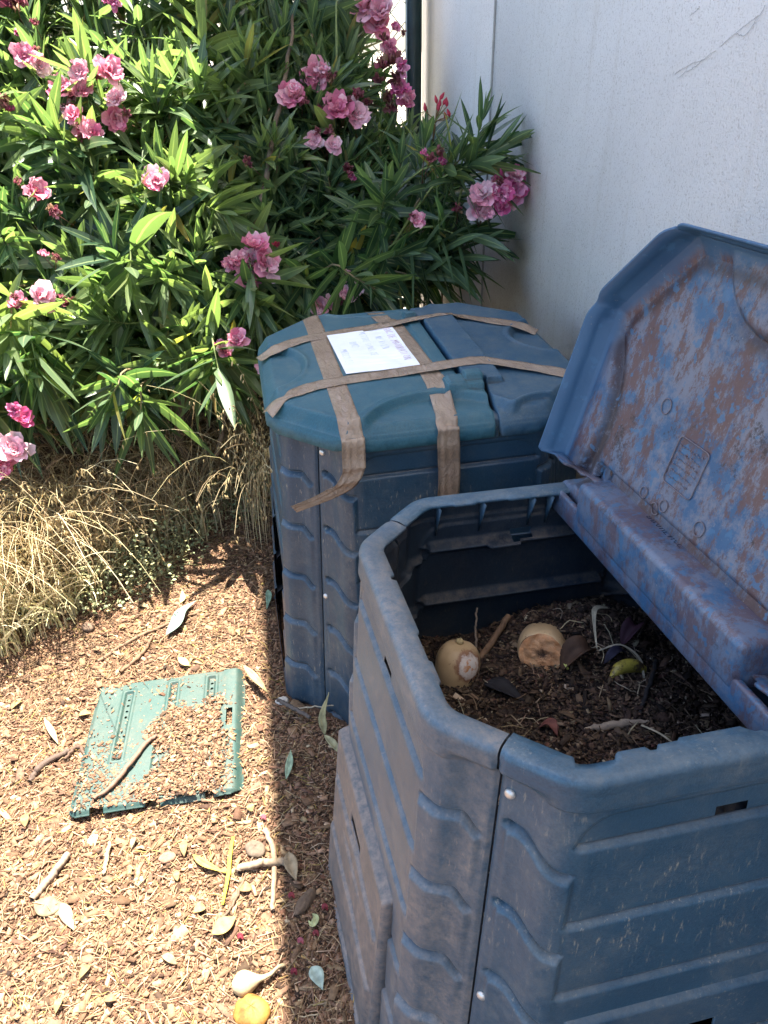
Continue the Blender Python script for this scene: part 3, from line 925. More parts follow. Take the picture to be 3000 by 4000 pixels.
def lid_z(x, y):
    e = octd(x, y)
    return np.where(e > 0, lid_h(x, y), lid_h(x, y) - 2.2 * np.maximum(-e, 0))
def tape(path, w=.047, lift=.0009, bridge=0.0, extra=None, pinch=None):
    """strip laid over the lid along a local xy path; extra = 3D points continuing over the edge"""
    P = bez(path, 90)
    d = np.gradient(P, axis=0); d /= np.linalg.norm(d, axis=1)[:, None]
    n = np.stack([-d[:, 1], d[:, 0]], 1)
    ww = np.full(len(P), w)
    if pinch: 
        for t0, s0, k0 in pinch: ww = ww * (1 - k0 * np.exp(-((np.linspace(0, 1, len(P)) - t0) / s0) ** 2))
    us = np.linspace(-.5, .5, 9); rows = []
    for u in us:
        q = P + n * (ww * u)[:, None]
        z = lid_z(q[:, 0], q[:, 1])
        if bridge:                                        # taut tape spans the hollows
            k = int(len(P) * bridge)
            z = np.array([z[max(0, i - k):i + k + 1].max() * .8 + z[i] * .2 for i in range(len(z))])
            z = np.convolve(np.pad(z, 5, 'edge'), np.ones(11) / 11, 'valid')
        rows.append(np.column_stack([q, z + lift + .0005 * np.sin(np.arange(len(P)) * .9 + u * 9)]))
    V = np.stack(rows, 1)
    if extra is not None:
        a, b = np.array(extra[0]), np.array(extra[1])      # two long edges, from the lid edge down
        a = np.concatenate([V[-1:, 0], a]); b = np.concatenate([V[-1:, -1], b])
        ea, eb = bez(a, 40), bez(b, 40)
        add = np.stack([ea + (eb - ea) * (u + .5) for u in us], 1)
        wr = (.0035 * np.sin(us * 31) + .002 * np.sin(us * 67 + 1))[None, :] * sst(0, .2, np.linspace(0, 1, 40))[:, None] + (.002 * np.sin(np.linspace(0, 26, 40)))[:, None]
        add[:, :, 1] += wr
        V = np.concatenate([V, add[1:]])
    return V.reshape(-1, 3), gridf(len(V), 9)
def tape_obj(label, *a, **k):
    V, Fc = tape(*a, **k)
    o = solid(mesh('tape_strip', V, Fc, M_tape, bin2), .00025, 1)
    o['label'] = label
    return o
tape_obj('brown tape strip along the left of the lid with a loose twisted tail hanging in front',
         [(-.222, .370), (-.219, .262), (-.219, .114), (-.216, -.162), (-.214, -.33), (-.212, -.374)],
         extra=([(-.2375, -.3905, .846), (-.240, -.398, .80), (-.243, -.400, .775), (-.262, -.404, .752), (-.292, -.402, .738), (-.357, -.398, .711)],
                [(-.1885, -.3915, .846), (-.190, -.402, .80), (-.193, -.405, .782), (-.205, -.408, .762), (-.230, -.405, .735), (-.345, -.400, .694)]))
tape_obj('brown tape strip beside the seam, running down the front wall',
         [(-.036, .37), (-.028, .247), (-.010, .191), (.003, -.076), (.006, -.207), (-.001, -.334), (-.008, -.374)], lift=.0016, bridge=.022,
         extra=([(-.032, -.3905, .846), (-.034, -.394, .81), (-.030, -.388, .75), (-.031, -.386, .66), (-.031, -.392, .60)], [(.0155, -.3910, .846), (.016, -.396, .81), (.020, -.390, .75), (.019, -.388, .66), (.018, -.394, .60)]))
tape_obj('brown tape strip across the back of the lid',
         [(-.3825, .098), (-.33, .112), (-.25, .150), (-.108, .176), (.068, .203), (.148, .214), (.19, .196), (.314, .110), (.36, .08)], lift=.0019, bridge=.06, pinch=[(.06, .06, .25)])
tape_obj('brown tape strip across the front of the lid, crumpled at its left end',
         [(-.3805, -.226), (-.340, -.206), (-.292, -.172), (-.222, -.156), (-.068, -.142), (.085, -.147), (.15, -.152), (.272, -.207), (.345, -.262)], lift=.0024, bridge=.05, pinch=[(.14, .05, .55)])

# paper notice ---------------------------------------------------------------------
mp_, ntp, bp = newmat('white_paper'); N = NT(ntp)
v = N.coord()
N.lk(N.mix(N.ramp(N.noise(v, 9, 4, .6), [(.3, 0), (.7, 1)]), (.74, .75, .78), (.85, .86, .88)), bp.inputs['Base Color'])
bp.inputs['Roughness'].default_value = .38
N.lk(N.bump(N.noise(N.coord((4, 22, 1), rot=(0, 0, .9)), 2.4, 3, .5, .4), .35, .008), bp.inputs['Normal'])
notice = empty('paper_notice', (0, 0, 0)); notice.matrix_world = bin2.matrix_world.copy()
tag(notice, 'white sheet with faded French handwriting, taped to the lid of the closed bin', 'notice')
c00, c10, c11, c01 = np.array([-.1964, .1523]), np.array([-.0166, .1707]), np.array([-.0047, -.1167]), np.array([-.1851, -.1195])
def paper_pt(s, t, up=.0030):
    """s 0..1 from back to front along the right edge, t 0..1 from the right edge to the left"""
    q = (c10 * (1 - t) + c00 * t) * (1 - s) + (c11 * (1 - t) + c01 * t) * s
    return np.array([q[0], q[1], float(lid_h(q[0], q[1])) + up + .0010 * math.sin(s * 9 + t * 14) * (1 - t)])
V = np.array([[paper_pt(s, t) for t in np.linspace(0, 1, 25)] for s in np.linspace(0, 1, 35)]).reshape(-1, 3)
sheet = mesh('sheet', V, gridf(35, 25), mp_, notice)
ink = MB()
def line(text, s0, t0, h, c, r=.00042):
    write(text, lambda s, u: paper_pt(s0 + s / .288, t0 - u / .181 + (s / .288) * .0, .0042), h, r, ink, c, .10, .98)
line('BAC DE MATURATION', .03, .155, .0185, (.56, .38, .46))
line('NE RIEN', .22, .345, .018, (.60, .63, .72), .00032)
line('METTRE DANS CE', .06, .545, .017, (.60, .63, .72), .00032)
line('BAC', .28, .740, .018, (.60, .63, .72), .00032)
line('MERCI !!', .44, .930, .018, (.56, .57, .66), .00034)
ink.build('handwriting', M_stem, notice)

# ------------------------------------------------------------------ compost in the open bin
def comp_h(x, y):
    return .500 + .080 * np.exp(-(((x - .13) / .16) ** 2 + ((y - .26) / .13) ** 2)) + .030 * np.exp(-(((x - .0) / .055) ** 2 + ((y - .265) / .045) ** 2)) + .022 * np.exp(-(((x + .09) / .06) ** 2 + ((y - .19) / .06) ** 2)) + .034 * np.exp(-(((x - .15) / .18) ** 2 + ((y - .05) / .2) ** 2)) - .03 * sst(.05, .3, x) * sst(0, -.2, y) + .008 * wav(x, y, 28, 8, 11) + .004 * wav(x, y, 90, 10, 12) - .035 * sst(-.12, -.26, y)
nr, na = 60, 110
th_ = np.linspace(0, 2 * np.pi, na, endpoint=False)
R_ = np.linspace(0, 1, nr)[:, None]
def oct_r(t, a=.362, c=.155):
    k = (2 * a - c) / math.sqrt(2)
    return 1 / np.maximum(np.maximum(np.abs(np.cos(t)) / a, np.abs(np.sin(t)) / a), (np.abs(np.cos(t)) + np.abs(np.sin(t))) / math.sqrt(2) / k)
rr = oct_r(th_)[None, :] * R_
X, Y = rr * np.cos(th_)[None], rr * np.sin(th_)[None]
soil = simple('dark_compost', (.040, .027, .020), .95, .8, 90, .5, vs=60)
compost = mesh('compost_heap', np.stack([X, Y, comp_h(X, Y)], -1).reshape(-1, 3), gridf(nr, na, True), soil)
compost.matrix_world = bin1.matrix_world.copy()
tag(compost, kind='stuff')
compost['label'] = 'dark brown compost filling the open bin'

# chips ------------------------------------------------------------------------------
PAL_G = np.array([.86, .79, .73]) * np.array([[.225, .143, .090], [.175, .108, .068], [.130, .080, .050], [.28, .185, .115], [.36, .26, .16], [.075, .046, .030], [.44, .34, .23], [.20, .105, .065], [.040, .026, .019], [.36, .28, .10]])
PAL_W = np.array([.26, .22, .15, .14, .07, .07, .025, .05, .02, .005])
PAL_C = .85 * np.array([[.060, .038, .026], [.09, .056, .036], [.035, .022, .017], [.13, .085, .055], [.22, .155, .10], [.02, .014, .012], [.36, .29, .20], [.10, .045, .035]])
PAL_CW = np.array([.27, .22, .2, .13, .06, .08, .02, .02])
def chips(P, L, Wd, Th, tilt, C, up=None):
    n = len(P)
    yaw = rng.uniform(0, 2 * np.pi, n)
    ax = np.stack([np.cos(yaw), np.sin(yaw), rng.normal(0, tilt, n)], 1); ax /= np.linalg.norm(ax, axis=1)[:, None]
    upv = np.stack([rng.normal(0, tilt, n), rng.normal(0, tilt, n), np.ones(n)], 1)
    sd = np.cross(upv, ax); sd /= np.linalg.norm(sd, axis=1)[:, None]
    nn = np.cross(ax, sd)
    cs = []
    taper = rng.uniform(.35, 1, (n, 2)); bend = rng.normal(0, .12, n)
    for ix, u in ((0, -.5), (1, 0), (2, .5)):
        tw = np.ones(n) if ix == 1 else taper[:, 0 if ix == 0 else 1]
        for v_ in (-.5, .5):
            for w_ in (-.5, .5):
                cs.append(P + ax * (L * u)[:, None] + sd * (Wd * v_ * tw)[:, None] + nn * (Th * w_ + (bend * L * (1 if ix == 1 else -1)) * .5)[:, None])
    V = np.stack(cs, 1)                                  # n,12,3
    b = np.array([[0, 2, 3, 1], [8, 9, 11, 10], [0, 1, 5, 4], [4, 5, 9, 8], [2, 6, 7, 3], [6, 10, 11, 7], [1, 3, 7, 5], [5, 7, 11, 9], [0, 4, 6, 2], [4, 8, 10, 6]])
    Fc = (b[None] + (np.arange(n) * 12)[:, None, None]).reshape(-1, 4)
    return V.reshape(-1, 3), Fc, np.repeat(C, 12, 0)
def in_bins(P, marg=0.0):
    bad = np.zeros(len(P), bool)
    for p in (P_B1, P_B2):
        c, s = math.cos(p[3]), math.sin(p[3])
        x = (P[:, 0] - p[0]) * c + (P[:, 1] - p[1]) * s; y = -(P[:, 0] - p[0]) * s + (P[:, 1] - p[1]) * c
        bad |= octd(x, y, .431 + marg, .18) > 0
    return bad
def pick(pal, w, n):
    C = pal[rng.choice(len(pal), n, p=w / w.sum())]
    return np.clip(C * rng.uniform(.7, 1.3, (n, 1)) * rng.uniform(.93, 1.07, (n, 3)), 0, .9)
n = 200000
P2 = np.stack([rng.uniform(-1.3, .12, n), .62 + (rng.uniform(0, 1, n) ** 1.25) * 2.2], 1)
(uv, w_) = project(np.column_stack([P2, np.zeros(n)]))
keep = (uv[:, 0] > -150) & (uv[:, 0] < 1750) & (uv[:, 1] < 4200) & ~in_bins(P2)
P2 = P2[keep]; n = len(P2)
L = np.clip(rng.lognormal(math.log(.0052), .68, n), .0022, .036)
Wd = L * np.clip(rng.lognormal(math.log(.42), .5, n), .1, .95); Wd = np.minimum(Wd, .012)
Th = np.clip(rng.normal(.0013, .0006, n), .0005, .0035)
Z = gh(P2[:, 0], P2[:, 1]) + rng.uniform(-.001, .006, n)
mulch_V, mulch_F, mulch_C = chips(np.column_stack([P2, Z]), L, Wd, Th, .15, pick(PAL_G, PAL_W, n))
MUL = MB(); MUL.add(mulch_V, mulch_F, mulch_C)
# fine stringy fibres
n = 9000
P2 = np.stack([rng.uniform(-1.2, .1, n), .62 + rng.uniform(0, 1, n) ** 1.2 * 2.0], 1)
P2 = P2[~in_bins(P2)]; n = len(P2)
Lf = rng.uniform(.015, .05, n)
V_, F_, C_ = chips(np.column_stack([P2, gh(P2[:, 0], P2[:, 1]) + rng.uniform(.003, .009, n)]), Lf, np.full(n, .0016), np.full(n, .001), .2, pick(PAL_G[[3, 4, 6, 9]], np.array([.4, .35, .15, .1]), n))
MUL.add(V_, F_, C_)

# larger bark bits and thin broken sticks mixed in
n = 900
P2 = np.stack([rng.uniform(-1.25, .1, n), .62 + rng.uniform(0, 1, n) ** 1.1 * 1.9], 1)
P2 = P2[~in_bins(P2)]; n = len(P2)
Lf = rng.uniform(.018, .048, n)
V_, F_, C_ = chips(np.column_stack([P2, gh(P2[:, 0], P2[:, 1]) + .005]), Lf, Lf * rng.uniform(.15, .5, n), rng.uniform(.0015, .004, n), .16, pick(PAL_G[[0, 1, 2, 5, 3, 4]], np.array([.2, .2, .2, .15, .15, .1]), n))
MUL.add(V_, F_, C_)
n = 420
P2 = np.stack([rng.uniform(-1.25, .1, n), .62 + rng.uniform(0, 1, n) ** 1.1 * 1.9], 1)
P2 = P2[~in_bins(P2)]; n = len(P2)
for q in P2:
    a_ = rng.uniform(0, 6.28); l_ = rng.uniform(.02, .07); t_ = np.linspace(-.5, .5, 5)
    P = np.column_stack([q[0] + np.cos(a_) * l_ * t_ + rng.normal(0, .0015, 5), q[1] + np.sin(a_) * l_ * t_ + rng.normal(0, .0015, 5), np.zeros(5)])
    P[:, 2] = gh(P[:, 0], P[:, 1]) + .006
    V, Fc = tube(P, rng.uniform(.0008, .0022), 4, False); MUL.add(V, Fc, pick(PAL_G[[2, 5, 3, 6]], np.array([.35, .25, .25, .15]), 1)[0])

# ------------------------------------------------------------------ green plate on the soil
PO, PYAW = np.array([-.760, 1.203]), math.radians(7.4)
plate = empty('hatch_panel', (PO[0], PO[1], .019), rotz(PYAW) @ roty(math.radians(-1.8)) @ rotx(math.radians(-.4)))
tag(plate, 'loose green plastic hatch panel lying on the sunlit mulch, half covered in dirt', 'hatch panel')
Vpl, Fpl = plate_mesh()
solid(mesh('panel', Vpl, Fpl, M_plate, plate), .0035)
n = 15000
U = rng.uniform(0, 1, n); Vv = rng.uniform(0, 1, n)
dens = .03 + .95 * sst(.0, .12, .80 - Vv - .25 * np.abs(U - .62) + .06 * np.sin(U * 17)) * sst(.38, .50, U + .08 * np.sin(Vv * 15)) * sst(1.0, .82, U) + .35 * sst(.62, .30, Vv) * sst(.5, .2, U)
dens = dens * sst(.0, .03, U) * sst(.97, .93, U) * sst(.0, .04, Vv) * sst(.98, .94, Vv) * (1 - .95 * ((np.abs(U - .905) < .05) & (np.abs(Vv - .57) < .10)))
kp = rng.uniform(0, 1, n) < dens; U, Vv = U[kp], Vv[kp]; n = len(U)
Lc = np.clip(rng.lognormal(math.log(.0055), .6, n), .002, .024)
PP = np.column_stack([U * .41, Vv * .44, .0045 + rng.uniform(0, .006, n) * (dens[kp] > .6)])
PW = np.array([list(plate.matrix_world @ Vector(p)) for p in PP])
V_, F_, C_ = chips(PW, Lc, Lc * .45, np.full(n, .0013), .2, pick(PAL_G, PAL_W, n)); MUL.add(V_, F_, C_)
mulch = MUL.build('mulch', M_chip, smooth=False)
tag(mulch, 'brown wood-chip mulch covering the soil', kind='stuff')

# compost chips
n = 32000
a_ = rng.uniform(0, 2 * np.pi, n); r_ = np.sqrt(rng.uniform(0, 1, n)) * oct_r(a_) * .97
x, y = r_ * np.cos(a_), r_ * np.sin(a_)
L = np.clip(rng.lognormal(math.log(.0068), .65, n), .003, .045); Wd = np.minimum(L * np.clip(rng.lognormal(math.log(.4), .5, n), .1, .9), .013)
V_, F_, C_ = chips(np.column_stack([x, y, comp_h(x, y) + rng.uniform(0, .010, n)]), L, Wd, np.full(n, .0016), .35, pick(PAL_C, PAL_CW, n))
cc_ = MB(); cc_.add(V_, F_, C_)
n = 90
a_ = rng.uniform(0, 2 * np.pi, n); r_ = np.sqrt(rng.uniform(0, 1, n)) * .28
x, y = r_ * np.cos(a_), r_ * np.sin(a_)
V_, F_, C_ = chips(np.column_stack([x, y, comp_h(x, y) + .012]), rng.uniform(.02, .05, n), np.full(n, .0018), np.full(n, .0012), .3, pick(PAL_C[[4, 6]], np.array([.4, .6]), n))
cc_.add(V_, F_, C_)
for i in range(60):
    a_ = rng.uniform(0, 6.28); r_ = .27 * math.sqrt(rng.uniform()); q = np.array([r_ * math.cos(a_), r_ * math.sin(a_)]); a_ = rng.uniform(0, 6.28)
    P = []
    for k in range(7):
        P.append([q[0], q[1], float(comp_h(q[0], q[1])) + .007 + .008 * math.sin(k * .55)]); a_ += rng.normal(0, .45); q = q + np.array([math.cos(a_), math.sin(a_)]) * rng.uniform(.006, .012)
    V, Fc = tube(np.array(P), rng.uniform(.0006, .0014), 4, False); cc_.add(V, Fc, pick(PAL_C[[4, 6, 3]], np.array([.4, .35, .25]), 1)[0] * 1.3)
cchips = cc_.build('compost_chips', M_chip, smooth=False)
cchips.matrix_world = bin1.matrix_world.copy(); tag(cchips, 'dark wood and peel scraps on top of the compost', kind='stuff')

# ------------------------------------------------------------------ kitchen waste in the bin
BM1 = bin1.matrix_world
def b1(p): return BM1 @ Vector(p)
def lathe(prof, seg=36, wob=.03, seed=1):
    r0 = np.random.default_rng(seed); th = np.linspace(0, 2 * np.pi, seg, endpoint=False)
    ph = r0.uniform(0, 6.28, 4)
    w = 1 + wob * (np.sin(2 * th + ph[0]) + .6 * np.sin(3 * th + ph[1]) + .3 * np.sin(5 * th + ph[2]))
    P = np.array(prof); Pd = bez(np.column_stack([P, np.zeros(len(P))]), 40)[:, :2]
    V = np.stack([Pd[:, 0, None] * np.cos(th) * w, Pd[:, 0, None] * np.sin(th) * w, np.repeat(Pd[:, 1, None], seg, 1)], -1)
    return V.reshape(-1, 3), gridf(40, seg, True)
def squashmat(name, spot=True):
    m, nt, b = newmat(name); N = NT(nt); v = N.coord()
    c = N.mix(N.ramp(N.noise(v, 14, 4), [(.3, 0), (.7, 1)]), (.42, .29, .155), (.52, .38, .22))
    c = N.mix(N.ramp(N.noise(v, 90, 3), [(.66, 0), (.72, .8)]), c, (.16, .08, .04))
    if spot:
        dn = N.n('ShaderNodeVectorMath', operation='DISTANCE'); tc = N.n('ShaderNodeTexCoord')
        N.lk(tc.outputs['Object'], dn.inputs[0]); dn.inputs[1].default_value = (.014, -.044, .010)
        ed = N.math('ADD', dn.outputs['Value'], N.math('MULTIPLY', N.noise(v, 60, 5, .7), .034))
        c = N.mix(N.ramp(ed, [(.050, 1), (.057, 0)]), c, (.22, .10, .05))
        c = N.mix(N.ramp(ed, [(.041, 1), (.047, 0)]), c, (.66, .60, .55))
        c = N.mix(N.ramp(N.noise(v, 70, 4), [(.50, 0), (.56, 1)]), c, N.mix(N.ramp(ed, [(.030, 1), (.040, 0)]), c, (.50, .20, .06)))
    N.lk(c, b.inputs['Base Color']); b.inputs['Roughness'].default_value = .5
    N.lk(N.bump(N.noise(v, 60, 4), .3, .003), b.inputs['Normal'])
    return m
sq1 = empty('squash', tuple(b1((-.160, .235, .535)))); sq1.rotation_euler = (math.radians(-14), math.radians(8), .2); sq1.scale = (.88,) * 3
tag(sq1, 'round tan squash with a white rotting patch, at the left in the open bin', 'squash')
V, Fc = lathe([(.0, .046), (.012, .047), (.034, .040), (.048, .018), (.051, -.010), (.047, -.040), (.038, -.07), (.0, -.085)], seed=3)
mesh('skin', V, Fc, squashmat('tan_squash_skin'), sq1)
V, Fc = lathe([(.0, .062), (.010, .061), (.013, .054), (.010, .048), (.012, .043)], 14, .12, 5); V = V * [.75, .75, .8] + [.0, .0, .008]
mesh('stem_knob', V, Fc, simple('dry_squash_stem', (.42, .33, .17), .8, .4, 150, .3), sq1)

sq2 = empty('squash', tuple(b1((.004, .205, .562))))
dirv = Vector((-.22, -.80, .30)).normalized()
sq2.rotation_euler = dirv.to_track_quat('Z', 'Y').to_euler(); sq2.scale = (.84,) * 3
tag(sq2, 'cut squash half with a ragged orange face, half buried in the compost', 'squash')
V, Fc = lathe([(.0495, .036), (.053, .030), (.056, .008), (.054, -.03), (.044, -.07), (.0, -.09)], seed=8)
mesh('skin', V, Fc, squashmat('pinkish_squash_skin', False), sq2)
mf, ntf, bf = newmat('orange_squash_flesh'); N = NT(ntf); v = N.coord()
c = N.mix(N.ramp(N.noise(v, 45, 6, .7), [(.35, 0), (.65, 1)]), (.50, .22, .085), (.60, .36, .19))
dn = N.n('ShaderNodeVectorMath', operation='LENGTH'); tc = N.n('ShaderNodeTexCoord'); N.lk(tc.outputs['Object'], dn.inputs[0])
dd = N.math('ADD', dn.outputs['Value'], N.math('MULTIPLY', N.noise(v, 45, 6, .75), .05))
c = N.mix(N.ramp(dd, [(.058, 1), (.070, 0)]), c, (.05, .035, .03))
N.lk(c, bf.inputs['Base Color']); bf.inputs['Roughness'].default_value = .7
N.lk(N.bump(N.noise(v, 80, 5, .7), .7, .006), bf.inputs['Normal'])
th = np.linspace(0, 2 * np.pi, 40, endpoint=False); V = []
for k_, r_ in enumerate(np.linspace(.0005, .0505, 14)):
    for t in th: V.append([r_ * math.cos(t), r_ * math.sin(t), .038 + .004 * (1 - (r_ / .05) ** 2) - .006 * math.exp(-(((r_ * math.cos(t) - .004) / .014) ** 2 + ((r_ * math.sin(t) + .002) / .011) ** 2)) + .0018 * math.sin(5 * t + r_ * 190) * r_ / .04 + .0012 * math.sin(11 * t - r_ * 300)])
mesh('cut_face', V, gridf(14, 40, True, True), mf, sq2)

def curved(name, pts, rad, mat, label, cat, seg=10, colr=(.3, .2, .1), base=None, group=None, n=24, jit=0):
    P = bez(np.array(pts, float), n)
    if jit: P = P + rng.normal(0, jit, P.shape)
    if not hasattr(rad, '__len__'): rad = [rad, rad]
    rad = np.interp(np.linspace(0, 1, n), np.linspace(0, 1, len(rad)), rad)
    mbx = MB(); V, Fc = tube(P, rad, seg); mbx.add(V, [f for f in Fc], colr)
    o = mbx.build(name, mat)
    if base is not None: o.matrix_world = base.copy()
    return tag(o, label, cat, group)
def cz(x, y, d=0): return float(comp_h(np.array(x), np.array(y))) + d
bm_, ntb, bb = newmat('browning_banana_skin'); N = NT(ntb); v = N.coord()
N.lk(N.mix(N.ramp(N.noise(v, 45, 5, .7), [(.48, 0), (.60, 1)]), (.42, .33, .05), (.07, .045, .025)), bb.inputs['Base Color']); bb.inputs['Roughness'].default_value = .5
curved('banana_end', [(.10, .10, cz(.1, .1, .006)), (.125, .112, cz(.125, .112, .014)), (.155, .116, cz(.155, .116, .016)), (.178, .112, cz(.178, .112, .010))], [.004, .012, .014, .013, .007], bm_, 'short yellow and brown banana end on the compost', 'banana', 12, base=BM1)
curved('twig', [(-.115, .24, cz(-.115, .24, .004)), (-.075, .268, cz(-.075, .268, .02)), (-.035, .29, cz(-.035, .29, .034))], [.006, .007, .0065], M_stem, 'thick brown twig leaning beside the round squash', 'twig', 8, (.17, .10, .055), BM1, jit=.0006)
curved('twig', [(-.110, .262, cz(-.11, .262, .0)), (-.105, .29, cz(-.11, .27, .04)), (-.095, .318, cz(-.1, .29, .085))], [.0028, .0024, .002], M_stem, 'thin grey twig standing upright behind the round squash', 'twig', 6, (.20, .15, .11), BM1, jit=.0008)
curved('twig', [(.215, .133, cz(.21, .13, .008)), (.17, .075, cz(.17, .075, .014)), (.112, .012, cz(.112, .012, .008))], [.004, .0045, .0035], M_stem, 'black twig lying on the compost near the banana end', 'twig', 7, (.022, .02, .02), BM1, jit=.001)
curved('twig', [(.01, .02, cz(.01, .02, .006)), (.06, .0, cz(.06, .0, .012)), (.12, -.01, cz(.12, -.01, .008))], [.003, .008, .008, .004], M_stem, 'weathered grey wood piece at the front of the compost', 'twig', 7, (.25, .20, .15), BM1, jit=.001)

def leaf_strip(pts, w, lift=0, fold=.15, n=16, twist=None):
    P = bez(np.array(pts, float), n); d = np.gradient(P, axis=0); d /= np.linalg.norm(d, axis=1)[:, None]
    up = np.array([0, 0, 1.0]); sd = np.cross(d, up); sd /= np.linalg.norm(sd, axis=1)[:, None] + 1e-9
    nn = np.cross(sd, d)
    t = np.linspace(0, 1, n); ww = w * np.interp(t, np.linspace(0, 1, len(twist)), twist) if twist is not None else w * np.clip(np.sin(np.pi * t ** .85), .08, 1)
    rows = [P + sd * (ww * u / 2)[:, None] + nn * (fold * ww * abs(u))[:, None] for u in (-1, -.5, 0, .5, 1)]
    return np.stack(rows, 1).reshape(-1, 3), gridf(n, 5)
def litter(name, pts, w, colr, label, cat, base=None, group=None, fold=.2, twist=None, mat=None):
    V, Fc = leaf_strip(pts, w, fold=fold, twist=twist); mbx = MB()
    t = np.linspace(0, 1, 16)[:, None].repeat(5, 1).ravel()
    C = np.array(colr)[None] * (1 + .25 * np.sin(t * 20 + rng.uniform(0, 6))[:, None] * .5)
    mbx.add(V, Fc, C); o = mbx.build(name, mat or M_litter)
    if base is not None: o.matrix_world = base.copy()
    solid(o, .0008, 0)
    return tag(o, label, cat, group)
litter('peel_strip', [(.172, .255, cz(.17, .25, .020)), (.135, .245, cz(.13, .24, .026)), (.115, .215, cz(.115, .215, .02)), (.098, .16, cz(.1, .16, .012))], .012, (.50, .43, .30), 'curled pale straw-coloured peel on top of the compost mound', 'peel', BM1, twist=[.3, 1, .9, .5, .2])
litter('peel_strip', [(.10, .155, cz(.1, .155, .014)), (.145, .155, cz(.145, .155, .02)), (.175, .13, cz(.175, .13, .018)), (.165, .09, cz(.165, .09, .010))], .005, (.42, .36, .26), 'thin beige peel curving round beside the purple leaf', 'peel', BM1, twist=[.6, 1, 1, .8])
litter('dead_leaf', [(.155, .165, cz(.155, .165, .006)), (.185, .18, cz(.185, .18, .03)), (.205, .20, cz(.205, .2, .018))], .034, (.055, .020, .030), 'dark purple leaf standing up in the compost', 'leaf', BM1, fold=.5)
litter('dead_leaf', [(.10, .13, cz(.1, .13, .01)), (.13, .14, cz(.13, .14, .02)), (.155, .145, cz(.155, .145, .012))], .02, (.022, .020, .038), 'bluish purple leaf scrap in the middle of the compost', 'leaf', BM1, fold=.4)
litter('dead_leaf', [(-.125, .175, cz(-.125, .175, .012)), (-.10, .15, cz(-.1, .15, .02)), (-.065, .115, cz(-.065, .115, .008))], .040, (.014, .014, .018), 'blackened leaf lying below the round squash', 'leaf', BM1, fold=.2)
litter('dead_leaf', [(.02, .145, cz(.02, .145, .006)), (.06, .15, cz(.06, .15, .03)), (.085, .155, cz(.085, .155, .014))], .05, (.075, .042, .026), 'curled brown leaf below the cut squash', 'leaf', BM1, fold=.5)
litter('dead_leaf', [(-.06, .055, cz(-.06, .055, .008)), (-.045, .04, cz(-.045, .04, .02)), (-.04, .02, cz(-.04, .02, .01))], .022, (.15, .055, .045), 'small reddish peel scrap near the front rim of the open bin', 'peel', BM1, fold=.3)
litter('grass_piece', [(.028, .155, cz(.028, .155, .012)), (.028, .135, cz(.028, .135, .014))], .005, (.42, .48, .14), 'short pale green stalk on the compost', 'stalk', BM1, twist=[1, 1])
litter('grass_piece', [(.098, -.02, cz(.098, -.02, .012)), (.12, -.05, cz(.12, -.05, .016)), (.145, -.085, cz(.145, -.085, .012))], .004, (.46, .40, .28), 'straight pale straw on the compost near the front', 'stalk', BM1, twist=[1, 1, .8])
litter('dead_leaf', [(.295, .19, cz(.29, .19, .01)), (.30, .15, cz(.29, .15, .03)), (.31, .11, cz(.29, .11, .015))], .035, (.20, .19, .10), 'dull green leaf half hidden under the beam of the open bin', 'leaf', BM1, fold=.4)

# ------------------------------------------------------------------ litter on the ground
def g3(x, y, d=0): return (x, y, float(gh(np.array(x), np.array(y))) + d)
def gp(px, py, d=.010):
    q = gpt(px, py, .012); return g3(q[0], q[1], d)
tw = lambda pix, rad, lab, c, d=.010, seg=7, jit=.0012: curved('twig', [gp(*p, d=d) for p in pix], rad, M_stem, lab, 'twig', seg, c, jit=jit)
tw([(385, 2590), (500, 2520), (640, 2455), (800, 2385)], [.0055, .006, .005, .003], 'long thin brown twig across the sunlit mulch above the green panel', (.16, .10, .06))
tw([(470, 2640), (560, 2560), (600, 2500)], [.005, .006, .004], 'short dark stick crossing under the long twig', (.14, .085, .05))
tw([(122, 3512), (190, 3425), (262, 3328)], [.0085, .008, .0085], 'pale grey straight stick on the sunlit mulch at lower left', (.22, .165, .12), .011)
tw([(407, 3412), (418, 3350), (430, 3292)], [.0045, .005, .004], 'slim cream splinter of wood below the green panel', (.36, .27, .16))
tw([(935, 3405), (1030, 3388), (1128, 3376)], [.008, .0085, .0085], 'flat pale stick lying across the shadow edge', (.24, .18, .12), .018)
tw([(1038, 3245), (1066, 3320), (1072, 3420), (1066, 3560)], [.006, .007, .006, .005], 'bent brown stem lying along the shadow edge', (.30, .20, .13))
tw([(112, 3040), (165, 2985), (265, 2925)], [.006, .010, .007], 'dark bark piece left of the green panel', (.09, .06, .045))
tw([(330, 3000 - 60), (300, 2910), (250, 2960)], [.004, .006, .003], 'small dark stick beside the left edge of the green panel', (.10, .06, .04))
tw([(1168, 2812), (1250, 2805), (1330, 2796), (1357, 2776)], [.0022, .002, .002, .0015], 'long thin straw between the two bins', (.42, .35, .24), .035, 5)
tw([(1090, 2768), (1140, 2800), (1212, 2848)], [.005, .006, .005], 'dark grey twig in the shade in front of the closed bin', (.09, .075, .065), .03)
tw([(830, 3640), (900, 3560), (945, 3460), (1000, 3330)], [.002, .003, .003, .002], 'hair-thin crooked twig near the orange pebble', (.13, .085, .055))
pm = plate.matrix_world
curved('twig', [list(pm @ Vector(p)) for p in [(.058, .030, .012), (.10, .065, .014), (.135, .125, .016), (.165, .185, .014), (.19, .205, .016)]], [.004, .006, .0065, .006, .004], M_stem, 'crooked brown stem lying on the green panel', 'twig', 7, (.16, .10, .07), jit=.001)
